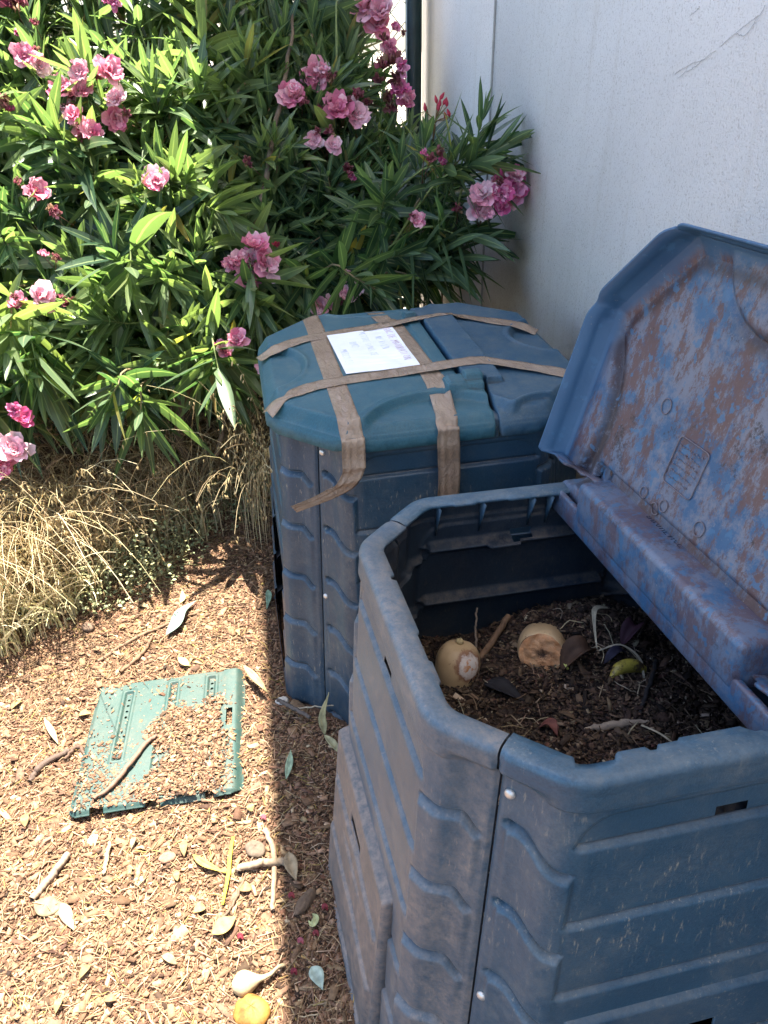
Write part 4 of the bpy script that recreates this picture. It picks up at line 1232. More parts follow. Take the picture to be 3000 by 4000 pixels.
li = lambda nm, pix, w, c, lab, cat, d=.012, **k: litter(nm, [gp(*p, d=d) for p in pix] if d is not None else pix, w, c, lab, cat, **k)
li('fallen_leaf', [(652, 2500), (690, 2460), (715, 2415), (768, 2360)], .040, (.15, .205, .175), 'grey-green folded leaf on the sunlit mulch beside the long twig', 'leaf', .018, fold=.25)
li('fallen_leaf', [(955, 2635), (1000, 2680), (1052, 2735)], .022, (.30, .25, .11), 'yellow dry leaf at the upper right corner of the green panel', 'leaf', .035, fold=.35)
li('fallen_leaf', [(755, 3345), (800, 3385), (882, 3412)], .016, (.50, .36, .07), 'yellow withered leaf left of the yellow stalk', 'leaf', fold=.4)
li('fallen_stalk', [(912, 3278), (900, 3360), (893, 3420), (872, 3545)], .008, (.55, .44, .04), 'bright yellow bent stalk on the sunlit mulch', 'stalk', .014, twist=[.7, 1, 1, .6])
li('fallen_leaf', [(1128, 3340), (1140, 3400), (1160, 3462)], .030, (.30, .23, .14), 'broad tan leaf just inside the shade at the stick end', 'leaf', .022, fold=.3)
li('fallen_leaf', [(1265, 2905), (1278, 2810), (1290, 2705)], .022, (.42, .38, .20), 'olive dry leaf standing up in front of the closed bin', 'leaf', None) if False else None
litter('fallen_leaf', [g3(-.165, 1.425, .004), (-.168, 1.45, .07), (-.150, 1.47, .14)], .022, (.30, .27, .14), 'olive dry leaf standing upright in front of the closed bin', 'leaf', fold=.3)
litter('fallen_leaf', [g3(-.165, 1.42, .01), g3(-.14, 1.385, .012), g3(-.115, 1.355, .008)], .020, (.34, .32, .18), 'dry olive leaf lying at the foot of the upright one', 'leaf', fold=.35)
li('fallen_leaf', [(1045, 2300), (1050, 2330), (1042, 2380)], .020, (.22, .34, .24), 'small fresh green leaf by the left wall of the closed bin', 'leaf', .02, fold=.3)
li('fallen_leaf', [(1120, 3060), (1135, 3010), (1140, 2965)], .018, (.26, .34, .22), 'narrow green leaf in the shade between the bins', 'leaf', .014, fold=.3)
li('fallen_leaf', [(1218, 3795), (1240, 3830), (1262, 3880)], .028, (.36, .44, .36), 'pale mint leaf in the shade at the bottom of the photo', 'leaf', .014, fold=.2)
li('fallen_leaf', [(1222, 3580), (1236, 3600), (1222, 3625), (1205, 3605)], .014, (.40, .42, .20), 'curled pale green shoot in the shade beside the open bin', 'leaf', .014, fold=.3)
li('fallen_leaf', [(130, 3520), (190, 3535), (245, 3522)], .045, (.19, .14, .08), 'large bleached leaf under the end of the pale grey stick', 'leaf', .008, fold=.08)
li('fallen_leaf', [(238, 3520), (258, 3570), (288, 3630)], .026, (.29, .22, .13), 'long bleached bark strip right of the bleached leaf', 'leaf', .010, fold=.1)
li('fallen_leaf', [(830, 3660), (880, 3630), (925, 3595)], .036, (.30, .21, .08), 'broad ochre leaf on the sunlit mulch near the onion', 'leaf', .014, fold=.15)
li('fallen_leaf', [(170, 2800), (200, 2850), (225, 2900)], .016, (.42, .33, .17), 'narrow cream leaf left of the green panel', 'leaf', .014, fold=.3)
li('fallen_leaf', [(700, 2590), (725, 2610), (745, 2618)], .024, (.46, .35, .14), 'rounded yellow leaf above the far edge of the green panel', 'leaf', .014, fold=.2)
li('fallen_leaf', [(708, 2365), (716, 2345), (712, 2310)], .018, (.66, .56, .20), 'small yellow leaf on the far sunlit mulch', 'leaf', .014, fold=.2)
# many small look-alike dry leaves
gl_src = None
spots = [(60, 2740), (330, 2790), (95, 3190), (520, 3290), (300, 3180), (690, 3420), (780, 3560), (330, 3800), (660, 3750), (430, 3900), (230, 3930), (980, 3170), (960, 3480), (560, 2380), (850, 2260), (930, 2470), (480, 2460), (720, 3320)]
tones = [(.28, .20, .085), (.30, .22, .09), (.24, .155, .07), (.27, .20, .11), (.20, .125, .065)]
for i, (px, py) in enumerate(spots):
    q = gp(px, py, .011); a_ = rng.uniform(0, 6.28); l_ = rng.uniform(.010, .020)
    dx_, dy_ = math.cos(a_) * l_, math.sin(a_) * l_
    litter('dry_leaf', [g3(q[0] - dx_, q[1] - dy_, .009), g3(q[0], q[1], .015), g3(q[0] + dx_, q[1] + dy_, .010)], rng.uniform(.012, .022), tones[i % 5], 'small dry yellow leaf scrap on the sunlit mulch', 'leaf', group='dry leaf scraps scattered over the sunlit mulch', fold=.2)
# red petals fallen in the shade
for i, (px, py) in enumerate([(1140, 3512), (1175, 3690), (1150, 3810), (1235, 3660), (1030, 3205), (940, 3670), (1270, 3560)]):
    q = gp(px, py, .012)
    litter('fallen_petal', [g3(q[0] - .005, q[1], .007), g3(q[0], q[1] + .003, .011), g3(q[0] + .006, q[1] - .002, .007)], .010, [(.20, .03, .035), (.30, .08, .10), (.16, .02, .03)][i % 3], 'fallen red oleander petal on the mulch by the shadow edge', 'petal', group='fallen oleander petals along the shadow edge', fold=.5)
def lump(name, px, py, r, colr, label, cat, sx=(1, 1, .6), seed=0, mat=None, sink=.3):
    q = gp(px, py, 0); r0 = np.random.default_rng(seed)
    th = np.linspace(0, 2 * np.pi, 24, endpoint=False); ph = np.linspace(.001, np.pi - .001, 14)
    T_, P_ = np.meshgrid(th, ph)
    rr = 1 + .10 * np.sin(2 * T_ + r0.uniform(0, 6)) * np.sin(P_) + .08 * np.sin(3 * P_ + T_ + r0.uniform(0, 6)) + .05 * np.sin(5 * T_ + 4 * P_)
    V = np.stack([rr * np.sin(P_) * np.cos(T_) * sx[0], rr * np.sin(P_) * np.sin(T_) * sx[1], rr * np.cos(P_) * sx[2]], -1).reshape(-1, 3) * r
    mbx = MB(); mbx.add(V, gridf(14, 24, True), colr); o = mbx.build(name, mat or M_chip)
    o.location = (q[0], q[1], q[2] + r * sx[2] * (1 - sink)); o.rotation_euler = (0, 0, r0.uniform(0, 3))
    return tag(o, label, cat)
lump('stone', 655, 3348, .017, (.26, .14, .09), 'rounded orange-brown pebble in the sunlit mulch', 'stone', (1.1, .85, .5), 1)
lump('stone', 1000, 3320, .024, (.12, .09, .065), 'dark angular stone beside the shadow edge', 'stone', (1, .9, .5), 2)
lump('soil_clod', 345, 2450, .019, (.14, .095, .065), 'dark clod of soil at the edge of the dry grass', 'clod', (1.2, .9, .8), 3)
lump('stone', 1105, 2745, .016, (.50, .46, .40), 'pale stone in front of the left corner of the closed bin', 'stone', (1.2, .9, .7), 4)
lump('stone', 360, 3270, .014, (.42, .34, .21), 'flat cream pebble below the green panel', 'stone', (1.3, .9, .35), 5)
lump('bark_chunk', 1195, 3530, .018, (.12, .08, .052), 'fibrous brown husk in the shade beside the open bin', 'bark', (1.9, .8, .6), 6)
lump('bark_chunk', 1165, 2775, .02, (.15, .10, .06), 'rough bark chunk in the shade before the closed bin', 'bark', (1.7, .8, .6), 7)
fm = simple('ripe_yellow_fruit', (.24, .115, .022), .65, .5, 60, .62, vs=28)
lump('fruit', 985, 3955, .030, (.6, .4, .05), 'yellow fruit half buried in the sunlit mulch', 'fruit', (.9, 1.3, .7), 8, fm, .5)
# onion: bulb with a dried neck
on = empty('onion', tuple(gp(955, 3848, .016))); on.rotation_euler = (0, math.radians(82), math.radians(12)); on.scale = (.85, .85, .85)
tag(on, 'dried white onion bulb with its withered neck on the mulch', 'onion')
V, Fc = lathe([(.0, -.026), (.012, -.025), (.025, -.010), (.026, .006), (.016, .024), (.008, .036), (.006, .05)], 24, .04, 9)
mo = simple('papery_onion_skin', (.33, .26, .155), .6, .3, 60, .25, vs=30)
mesh('bulb', V, Fc, mo, on)
V, Fc = tube(bez([(0, 0, .046), (.005, .006, .062), (.001, .014, .080), (.008, .018, .094)], 16), np.interp(np.linspace(0, 1, 16), [0, .5, 1], [.0065, .004, .0045]), 8)
mesh('neck', V, [list(dict.fromkeys(f)) for f in Fc.tolist()], mo, on)

# ------------------------------------------------------------------ oleander
def leaf_batch(base, ax, up, L, W, droop, rnd, nt_=7):
    n = len(base); t = np.linspace(0, 1, nt_)
    ax = ax / np.linalg.norm(ax, axis=1)[:, None]
    sd = np.cross(ax, up); sd /= np.linalg.norm(sd, axis=1)[:, None] + 1e-9
    nn = np.cross(sd, ax)
    prof = np.clip(np.sin(np.pi * t ** .82) ** .8, .05, 1); prof[-1] = .02; prof[0] = .10
    cen = base[:, None] + ax[:, None] * (L[:, None] * t)[..., None]
    cen[..., 2] -= (droop[:, None] * L[:, None] * t ** 2)
    w = W[:, None] * prof[None] * .5
    left = cen + sd[:, None] * w[..., None] + nn[:, None] * (w * .28)[..., None]
    right = cen - sd[:, None] * w[..., None] + nn[:, None] * (w * .28)[..., None]
    V = np.stack([left, cen, right], 2)                     # n,nt,3,3
    C = np.zeros((n, nt_, 3, 3)); C[:, :, 0, 0] = 1; C[:, :, 2, 0] = 1
    C[..., 1] = t[None, :, None]; C[..., 2] = rnd[:, None, None]
    g = gridf(nt_, 3, flip=True)
    Fc = (g[None] + (np.arange(n) * nt_ * 3)[:, None, None]).reshape(-1, 4)
    return V.reshape(-1, 3), Fc, C.reshape(-1, 3)

POLY = np.array([(-400, -500), (1330, -500), (1400, 60), (1430, 300), (1540, 480), (1650, 560), (1745, 650), (1765, 780), (1720, 930), (1640, 1060), (1520, 1130), (1330, 1175), (1180, 1180), (1020, 1300), (860, 1420), (640, 1430), (480, 1500), (250, 1440), (80, 1560), (-400, 1700)], float)
def in_poly(uv, P):
    x, y = uv[:, 0], uv[:, 1]; c = np.zeros(len(uv), bool); j = len(P) - 1
    for i in range(len(P)):
        xi, yi = P[i]; xj, yj = P[j]
        c ^= ((yi > y) != (yj > y)) & (x < (xj - xi) * (y - yi) / (yj - yi + 1e-9) + xi); j = i
    return c
def yfront(px):
    return np.interp(px, [-300, 300, 900, 1300, 1700, 2000], [2.22, 2.36, 2.52, 2.68, 2.88, 2.95])
shrub = empty('oleander_shrub', (-.7, 3.0, .05))
tag(shrub, 'tall oleander bush with long dark green leaves and pink flowers', 'shrub')
IS = np.array(shrub.location)
shoots = []                                               # (tip position, direction, length, size)
cand = np.stack([rng.uniform(-2.0, .45, 60000), rng.uniform(2.1, 3.85, 60000), rng.uniform(.30, 2.25, 60000)], 1)
uv, w_ = project(cand)
dep = cand[:, 1] - yfront(uv[:, 0]) - 1.0 * np.maximum(cand[:, 2] - .70, -.1)
ok = in_poly(uv, POLY) & (dep > 0.02)
gap1 = ((uv[:, 0] - 1330) / 95) ** 2 + ((uv[:, 1] - 575) / 60) ** 2 < 1
gap2 = (uv[:, 0] > 1380) & (uv[:, 1] < 330)
gap3 = ((uv[:, 0] - 1270) / 70) ** 2 + ((uv[:, 1] - 230) / 110) ** 2 < 1
ok &= ~gap1 & ~gap2
prob = np.where(dep < .30, 1.0, np.where(dep < .75, .50, .22))
prob = np.where(uv[:, 0] < 1150, prob, prob * .85)
ok &= rng.uniform(0, 1, len(cand)) < prob
cand, uvc = cand[ok], uv[ok]
sel = []; 
grid = {}
for i in range(len(cand)):                                 # keep shoots a little apart
    k = tuple((cand[i] / (.158 if cand[i][0] < -.45 else .112)).astype(int))
    if k in grid: continue
    grid[k] = 1; sel.append(i)
    if len(sel) >= 1180: break
for i in sel:
    p = cand[i]
    drp = rng.uniform() < .22
    core = np.array([p[0] * .8 - .12, 3.25, min(p[2] - .35, .7)])
    d = (p - core); d /= np.linalg.norm(d)
    d = d + rng.normal(0, .38, 3) + np.array([0, -.15, .35]); d /= np.linalg.norm(d)
    if drp: d = d + np.array([0, -.3, -.8]); d /= np.linalg.norm(d)
    elif d[2] < -.15 and rng.uniform() < .6: d[2] = abs(d[2]); d /= np.linalg.norm(d)
    shoots.append((p, d, rng.uniform(.10, .22), rng.uniform(.8, 1.12)))
# shoots seen separately against the wall and over the bin, placed by hand
for (px, py, y, d, L_, s_) in [(1875, 500, 2.72, (.25, -.1, .95), .20, 1.05), (1930, 590, 2.66, (.80, -.15, .45), .20, 1.15), (1890, 650, 2.70, (.9, -.2, .05), .18, 1.15), (1800, 620, 2.74, (.6, -.2, .6), .18, 1.1), (1860, 930, 2.66, (.9, -.25, -.15), .16, 1.1), (1780, 1010, 2.68, (.9, -.25, -.1), .18, 1.2), (1660, 560, 2.85, (.15, -.2, .95), .22, 1.05),
                               (1790, 700, 2.86, (.5, -.2, .7), .2, 1.0), (1730, 960, 2.78, (.8, -.2, .25), .20, 1.15), (1720, 1090, 2.72, (.8, -.2, -.05), .18, 1.15), (1640, 860, 2.80, (.5, -.5, .4), .2, 1.0),
                               (1560, 1000, 2.70, (.5, -.5, .2), .2, 1.1), (1820, 900, 2.80, (.8, -.3, .1), .16, .9), (1500, 780, 2.75, (.1, -.6, .5), .2, 1.1), (1400, 900, 2.65, (.2, -.6, .5), .2, 1.1), (1560, 660, 2.85, (.1, -.3, .9), .2, 1.0),
                               (1330, 1060, 2.55, (.2, -.6, .35), .2, 1.1), (1450, 1120, 2.6, (.4, -.5, -.1), .2, 1.1), (1200, 1120, 2.5, (.1, -.6, -.2), .18, 1.0),
                               (505, 1060, 2.22, (.02, -.75, -.5), .10, 1.35), (700, 690, 2.3, (.5, -.6, .3), .22, 1.15), (860, 830, 2.35, (.5, -.5, -.1), .22, 1.15), (780, 330, 2.35, (.05, -.3, .9), .22, 1.15), (590, 330, 2.35, (-.1, -.3, .9), .2, 1.1),
                               (550, 1610, 2.15, (.1, -.7, -.35), .10, 1.0), (440, 1540, 2.2, (-.1, -.6, -.2), .10, 1.0), (860, 1480, 2.28, (.15, -.5, -.6), .12, 1.05), (1000, 1200, 2.4, (.1, -.5, -.6), .18, 1.05), (150, 1480, 2.1, (.2, -.6, -.6), .18, 1.1), (40, 1320, 2.1, (.1, -.6, -.4), .18, 1.15),
                               (330, 320, 2.25, (-.2, -.4, .85), .2, 1.15), (250, 560, 2.2, (-.1, -.6, .5), .2, 1.15), (1110, 130, 2.5, (.15, -.35, .9), .2, 1.1), (1300, 330, 2.6, (.3, -.4, .7), .2, 1.05), (960, 250, 2.5, (.1, -.3, .9), .2, 1.05)]:
    d = np.array(d, float); d /= np.linalg.norm(d)
    for _ in range(6):
        if px < 1450: y = float(yfront(px)) - .03 + 1.0 * max(ypt(px, py, y)[2] - .70, -.1)
    shoots.append((ypt(px, py, y), d, L_, s_))
LB, LA, LU, LL, LW, LD, LR = [], [], [], [], [], [], []
stems = MB(); bark = MB()
for (p, d, Ls, sz) in shoots:
    nodes = max(3, int(Ls / .024)); tip = p + d * .02
    ref = np.cross(d, [0.3, .2, 1]); ref /= np.linalg.norm(ref); ref2 = np.cross(d, ref)
    a0 = rng.uniform(0, 6.28); young = rng.uniform() < .30
    tone = rng.uniform(.05, .72) if p[0] < -.35 else rng.uniform(0, .30); big = 1.36 if p[0] < -.45 else 1.18  # shade on the wall side is put into the leaf tone
    for k in range(nodes):
        f = k / max(1, nodes - 1)                          # 0 tip .. 1 low
        pos = tip - d * (Ls * f)
        for j in range(3):
            a = a0 + k * 1.05 + j * 2.094 + rng.normal(0, .18)
            rad = ref * math.cos(a) + ref2 * math.sin(a)
            op = math.radians(24 + 52 * f + rng.normal(0, 13))
            axv = d * math.cos(op) + rad * math.sin(op)
            LB.append(pos); LA.append(axv)
            upv = d * math.sin(op) - rad * math.cos(op)
            LU.append(upv + 1e-3)
            lo = rng.uniform(.115, .185) * sz * big * (0.62 + .5 * min(1, f * 2.2))
            LL.append(lo); LW.append(lo * rng.uniform(.140, .185)); LD.append(rng.uniform(.02, .30) * (.5 + f))
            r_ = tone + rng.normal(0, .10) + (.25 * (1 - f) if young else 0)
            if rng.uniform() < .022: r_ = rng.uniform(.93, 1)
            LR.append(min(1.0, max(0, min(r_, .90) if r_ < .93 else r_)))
    back = p - d * (Ls + .02); root = back - d * .18 + np.array([0, .10, -.16])
    P = bez([tip, p - d * Ls * .5, back, root], 10)
    V, Fc = tube(P, np.interp(np.linspace(0, 1, 10), [0, .5, 1], [.0018, .0032, .005]), 5, False)
    stems.add(V - IS, Fc, (.16, .20, .07) if rng.uniform() < .6 else (.22, .17, .09))
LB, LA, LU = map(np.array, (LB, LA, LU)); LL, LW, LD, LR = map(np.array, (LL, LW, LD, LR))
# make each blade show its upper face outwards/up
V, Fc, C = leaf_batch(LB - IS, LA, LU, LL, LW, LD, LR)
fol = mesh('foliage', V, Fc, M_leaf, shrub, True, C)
stems.build('shoots', M_stem, shrub)
# woody trunks and limbs
limb_px = [[(740, 1640, 2.75), (690, 1560, 2.75), (620, 1440, 2.8), (600, 1200, 2.85), (560, 800, 2.9), (500, 300, 2.9)],
           [(700, 1660, 2.7), (760, 1500, 2.75), (850, 1250, 2.8), (990, 900, 2.75), (1080, 480, 2.7), (1130, 200, 2.65), (1160, -50, 2.65)],
           [(500, 1640, 2.8), (450, 1400, 2.8), (400, 1000, 2.85), (330, 500, 2.85), (300, 0, 2.85)],
           [(860, 1640, 2.85), (1000, 1300, 2.9), (1180, 1000, 2.95), (1400, 820, 2.95), (1600, 760, 2.92), (1840, 640, 2.86)],
           [(820, 1660, 2.9), (1050, 1350, 2.9), (1300, 1150, 2.85), (1500, 1060, 2.8), (1690, 960, 2.78)],
           [(300, 1700, 2.8), (200, 1400, 2.8), (120, 900, 2.8), (60, 300, 2.8)], [(880, 1650, 3.0), (950, 1100, 3.1), (930, 600, 3.15), (880, 0, 3.2)], [(600, 1680, 3.0), (700, 1100, 3.2), (720, 500, 3.3), (700, 0, 3.3)],
           [(880, 1500, 2.6), (880, 1420, 2.6), (900, 1320, 2.62)], [(850, 1780, 2.45), (880, 1600, 2.5), (910, 1450, 2.55), (960, 1330, 2.6)], [(1180, 700, 2.75), (1250, 560, 2.8), (1280, 400, 2.85)]]
for k, lp_ in enumerate(limb_px):
    pts = [ypt(*q) for q in lp_]
    for q in range(len(pts)):
        for _ in range(6):
            yy_ = lp_[q][2] + 1.0 * max(pts[q][2] - .75, 0) + (-.06 if k == 1 else .12 if lp_[q][0] < 1450 else 0); pts[q] = ypt(lp_[q][0], lp_[q][1], yy_)
    if lp_[0][1] > 1600 and len(lp_) > 4:
        b0 = pts[0].copy(); b0[2] = max(.0, b0[2] - .35); b0[1] += .1; pts = [b0] + pts
    P = bez(pts, 40) + rng.normal(0, .003, (40, 3))
    r0 = .019 if len(lp_) > 4 else .010
    V, Fc = tube(P, np.linspace(r0, .005, 40), 9, False); bark.add(V - IS, Fc, (.17, .12, .08))
bark.build('trunk', M_bark, shrub)

# flowers ---------------------------------------------------------------------------
def blossom(mbx, c, ax, R, pal, wilt=0.0):
    ax = np.array(ax, float); ax /= np.linalg.norm(ax)
    r1 = np.cross(ax, [.3, .9, .2]); r1 /= np.linalg.norm(r1); r2 = np.cross(ax, r1)
    n = 5
    layers = [(5, 1.08, 84), (5, .98, 66), (5, .78, 48), (4, .56, 26), (3, .38, 10)] if wilt < .5 else [(6, .92, 60), (5, .80, 34), (4, .62, 12), (3, .4, 4)]
    for li_, (np_, rs, op) in enumerate(layers):
        a0 = rng.uniform(0, 6.28)
        for k in range(np_):
            a = a0 + k * 2 * math.pi / np_ + rng.normal(0, .15)
            o = math.radians(op + rng.normal(0, 14)); rad = r1 * math.cos(a) + r2 * math.sin(a); tan = np.cross(ax, rad)
            dirp = rad * math.sin(o) + ax * math.cos(o); nn = np.cross(tan, dirp)
            L_ = R * rs * rng.uniform(.85, 1.15); Wd_ = L_ * rng.uniform(.75, 1.05) * (1 - .45 * wilt)
            u = np.linspace(0, 1, n); v_ = np.linspace(-1, 1, 5)
            U_, V_ = np.meshgrid(u, v_, indexing='ij')
            w = np.clip(np.sin(np.pi * np.clip(U_ * .80 + .06, 0, 1)) ** .7, .12, 1)
            amp = .17 + .22 * wilt
            z = L_ * (.22 * U_ ** 2 * (1 if li_ < 2 else -.6) + .16 * V_ ** 2 * U_ + amp * np.sin(V_ * 4 + rng.uniform(0, 6)) * U_ * .6 + amp * .5 * np.sin(U_ * 9 + V_ * 3))
            P = c + dirp * (U_ * L_)[..., None] + tan * (V_ * w * Wd_ * .5)[..., None] - nn * z[..., None]
            base = pal[rng.integers(len(pal))] * rng.uniform(.85, 1.12)
            C = base[None, None] * (1 - .25 * (1 - U_[..., None])) + .06 * (U_[..., None] ** 3)
            C = C.copy(); 
            mbx.add(P.reshape(-1, 3), gridf(n, 5), np.clip(C.reshape(-1, 3), 0, 1))
PINK = np.array([[.82, .30, .42], [.86, .38, .50], [.72, .18, .32], [.90, .52, .60]])
PALE = np.array([[.90, .55, .64], [.88, .42, .54], [.92, .66, .72]])
MAG = np.array([[.62, .08, .26], [.74, .18, .38], [.80, .34, .52]])
WILT = np.array([[.30, .05, .09], [.24, .07, .07], [.36, .10, .13], [.33, .19, .11]])
BUD = np.array([[.55, .05, .10]])
# cluster: list of (px, py, radius_px, palette, wilt)
FL = [[(95, 218, 38, PINK, 0), (152, 258, 36, PALE, 0), (140, 200, 22, WILT, 1)],
      [(310, 282, 36, PALE, 0), (425, 282, 46, PINK, 0), (372, 300, 22, WILT, 1), (240, 345, 40, PINK, 0), (328, 355, 42, PINK, 0), (262, 415, 36, PALE, 0), (282, 375, 22, WILT, 1)],
      [(462, 392, 42, PALE, 0), (455, 462, 40, PINK, 0), (490, 450, 22, WILT, 1)], [(290, 455, 34, PINK, 0), (320, 500, 30, PINK, 0), (360, 522, 38, PINK, 0), (318, 540, 18, WILT, 1)],
      [(608, 714, 48, PALE, 0), (612, 712, 30, PINK, 0)], [(130, 748, 44, PINK, 0), (70, 715, 20, WILT, 1)], [(206, 828, 30, WILT, 1), (215, 838, 20, PINK, .6)],
      [(995, 960, 42, PINK, 0), (940, 1020, 38, PINK, 0), (970, 1075, 46, PINK, 0), (1040, 1030, 50, PINK, 0), (985, 1010, 34, PALE, 0), (905, 1030, 30, PINK, .3), (1000, 1045, 24, BUD, 1)],
      [(165, 1162, 46, PALE, 0), (80, 1190, 36, PINK, 0), (60, 1165, 20, WILT, 1)], [(265, 1186, 30, WILT, 1), (240, 1165, 18, WILT, 1)],
      [(1235, 298, 48, PINK, 0), (1295, 310, 30, WILT, 1), (1260, 275, 24, PALE, .4)], [(1138, 380, 46, PINK, 0), (1175, 400, 28, WILT, 1), (1150, 350, 26, PALE, 0)],
      [(1320, 425, 48, PINK, 0), (1385, 445, 46, PALE, 0), (1400, 375, 28, WILT, 1), (1265, 440, 28, WILT, 1), (1290, 400, 22, WILT, 1), (1350, 400, 24, WILT, 1)],
      [(1230, 552, 30, PALE, 0), (1298, 566, 30, PALE, 0), (1285, 515, 22, WILT, 1), (1245, 515, 20, WILT, 1)],
      [(1440, 25, 56, PINK, 0), (1490, 40, 48, PALE, 0), (1475, 95, 50, PINK, 0), (1450, 0, 40, WILT, .7), (1535, 110, 24, MAG, .5)],
      [(1500, 155, 22, WILT, 1), (1520, 185, 28, PINK, .3), (1575, 130, 14, WILT, 1)], [(1530, 245, 46, WILT, 1), (1500, 260, 36, WILT, 1), (1560, 270, 38, MAG, .7), (1480, 325, 32, WILT, 1), (1545, 310, 36, WILT, 1), (1560, 355, 36, MAG, .3), (1590, 395, 34, PINK, .2), (1510, 390, 36, WILT, 1), (1440, 405, 26, WILT, 1), (1530, 415, 30, WILT, 1)],
      [(1250, 1195, 38, PALE, 0), (1290, 1180, 26, PALE, .4), (1268, 1210, 22, WILT, 1), (1350, 1160, 36, PALE, .2), (1385, 1130, 30, PALE, .3), (1325, 1185, 20, WILT, 1), (1355, 1070, 18, PALE, .6)],
      [(930, 1326, 34, PINK, 0), (880, 1372, 28, PINK, 0), (865, 1350, 20, MAG, .4)], [(88, 1640, 36, MAG, 0), (60, 1600, 26, MAG, .4)],
      [(55, 1760, 50, PALE, 0), (15, 1800, 40, PINK, 0), (20, 1740, 36, PALE, 0), (5, 1840, 28, PINK, .3)],
      [(1885, 765, 44, PALE, 0), (1870, 815, 42, PALE, .2), (1900, 835, 34, PALE, .3), (1915, 790, 30, MAG, .5)], [(1985, 700, 46, MAG, .1), (2005, 740, 46, MAG, .2), (1960, 760, 40, MAG, .3), (1960, 800, 36, MAG, .1), (1995, 780, 36, PINK, .2), (1945, 725, 34, WILT, .8), (2015, 690, 30, PALE, .2)],
      [(1712, 600, 26, WILT, .9), (1680, 625, 24, WILT, 1), (1730, 640, 22, MAG, .5), (1660, 600, 18, MAG, .6)], [(1632, 862, 28, PINK, .2), (1610, 850, 18, WILT, 1)], [(1785, 820, 24, WILT, 1)], [(445, 6, 26, MAG, .4), (415, -5, 20, MAG, .4)],
      [(135, 95, 20, WILT, 1), (70, 130, 16, MAG, .6)], [(20, 410, 36, WILT, 1), (45, 430, 26, MAG, .6)], [(1360, 660, 30, WILT, 1), (1370, 690, 22, MAG, .6)], [(970, 640, 26, WILT, 1)], [(1080, 960, 18, BUD, 1)], [(60, 12, 60, WILT, 1)], [(220, 1010, 22, WILT, 1), (170, 1000, 24, PINK, .5)], [(1020, 1440, 22, PALE, .2)]]
for cl in FL:
    fm_ = MB()
    c0 = np.mean([[q[0], q[1]] for q in cl], 0); y0 = float(yfront(c0[0])) - .06
    for _ in range(6): y0 = float(yfront(c0[0])) - .06 + 1.0 * max(ypt(c0[0], c0[1], y0)[2] - .70, -.1)
    if c0[0] > 1600: y0 = 2.64
    ctr = ypt(c0[0], c0[1], y0)
    stalk = ctr + np.array([rng.uniform(-.04, .04), .16, -.10])
    for (px, py, rp, pal, wl) in cl:
        y = y0 + rng.uniform(-.02, .025); P = ypt(px, py, y); R = rp / F * (P[1] * math.cos(PITCH) + (CAM[2] - P[2]) * math.sin(PITCH)) * 1.22
        tocam = (CAM - P) / np.linalg.norm(CAM - P)
        axv = tocam * .8 + (P - ctr) / .06 * .35 + np.array([0, 0, .45]) + rng.normal(0, .2, 3)
        blossom(fm_, P - IS, axv, R, pal, wl)
        V, Fc = tube(bez([P - IS, (P + stalk) / 2 - IS + rng.normal(0, .01, 3), stalk - IS], 8), .0014, 4, False); fm_.add(V, Fc, (.22, .12, .08))
    fm_.build('flower_cluster', M_petal, shrub)
# pink buds on the upright shoot at the right
bm = MB()
for (px, py) in [(1660, 418), (1703, 388), (1727, 375), (1718, 402), (1712, 418), (1745, 400), (1752, 440), (1740, 452), (1738, 395)]:
    P = ypt(px, py, 2.83); d = np.array([rng.normal(0, .3), 0, 1.0]); d /= np.linalg.norm(d)
    V, Fc = tube(np.array([P + d * (t - .5) * .026 for t in np.linspace(0, 1, 8)]) - IS, [.001, .004, .0058, .006, .0052, .004, .0026, .0008], 7, False); bm.add(V, Fc, (.50, .05, .09))
    V, Fc = tube(bez([P - d * .012 - IS, ypt(1700, 480, 2.84) - IS, ypt(1690, 560, 2.85) - IS], 8), .0014, 4, False); bm.add(V, Fc, (.25, .16, .07))
bm.build('flower_buds', M_petal, shrub)

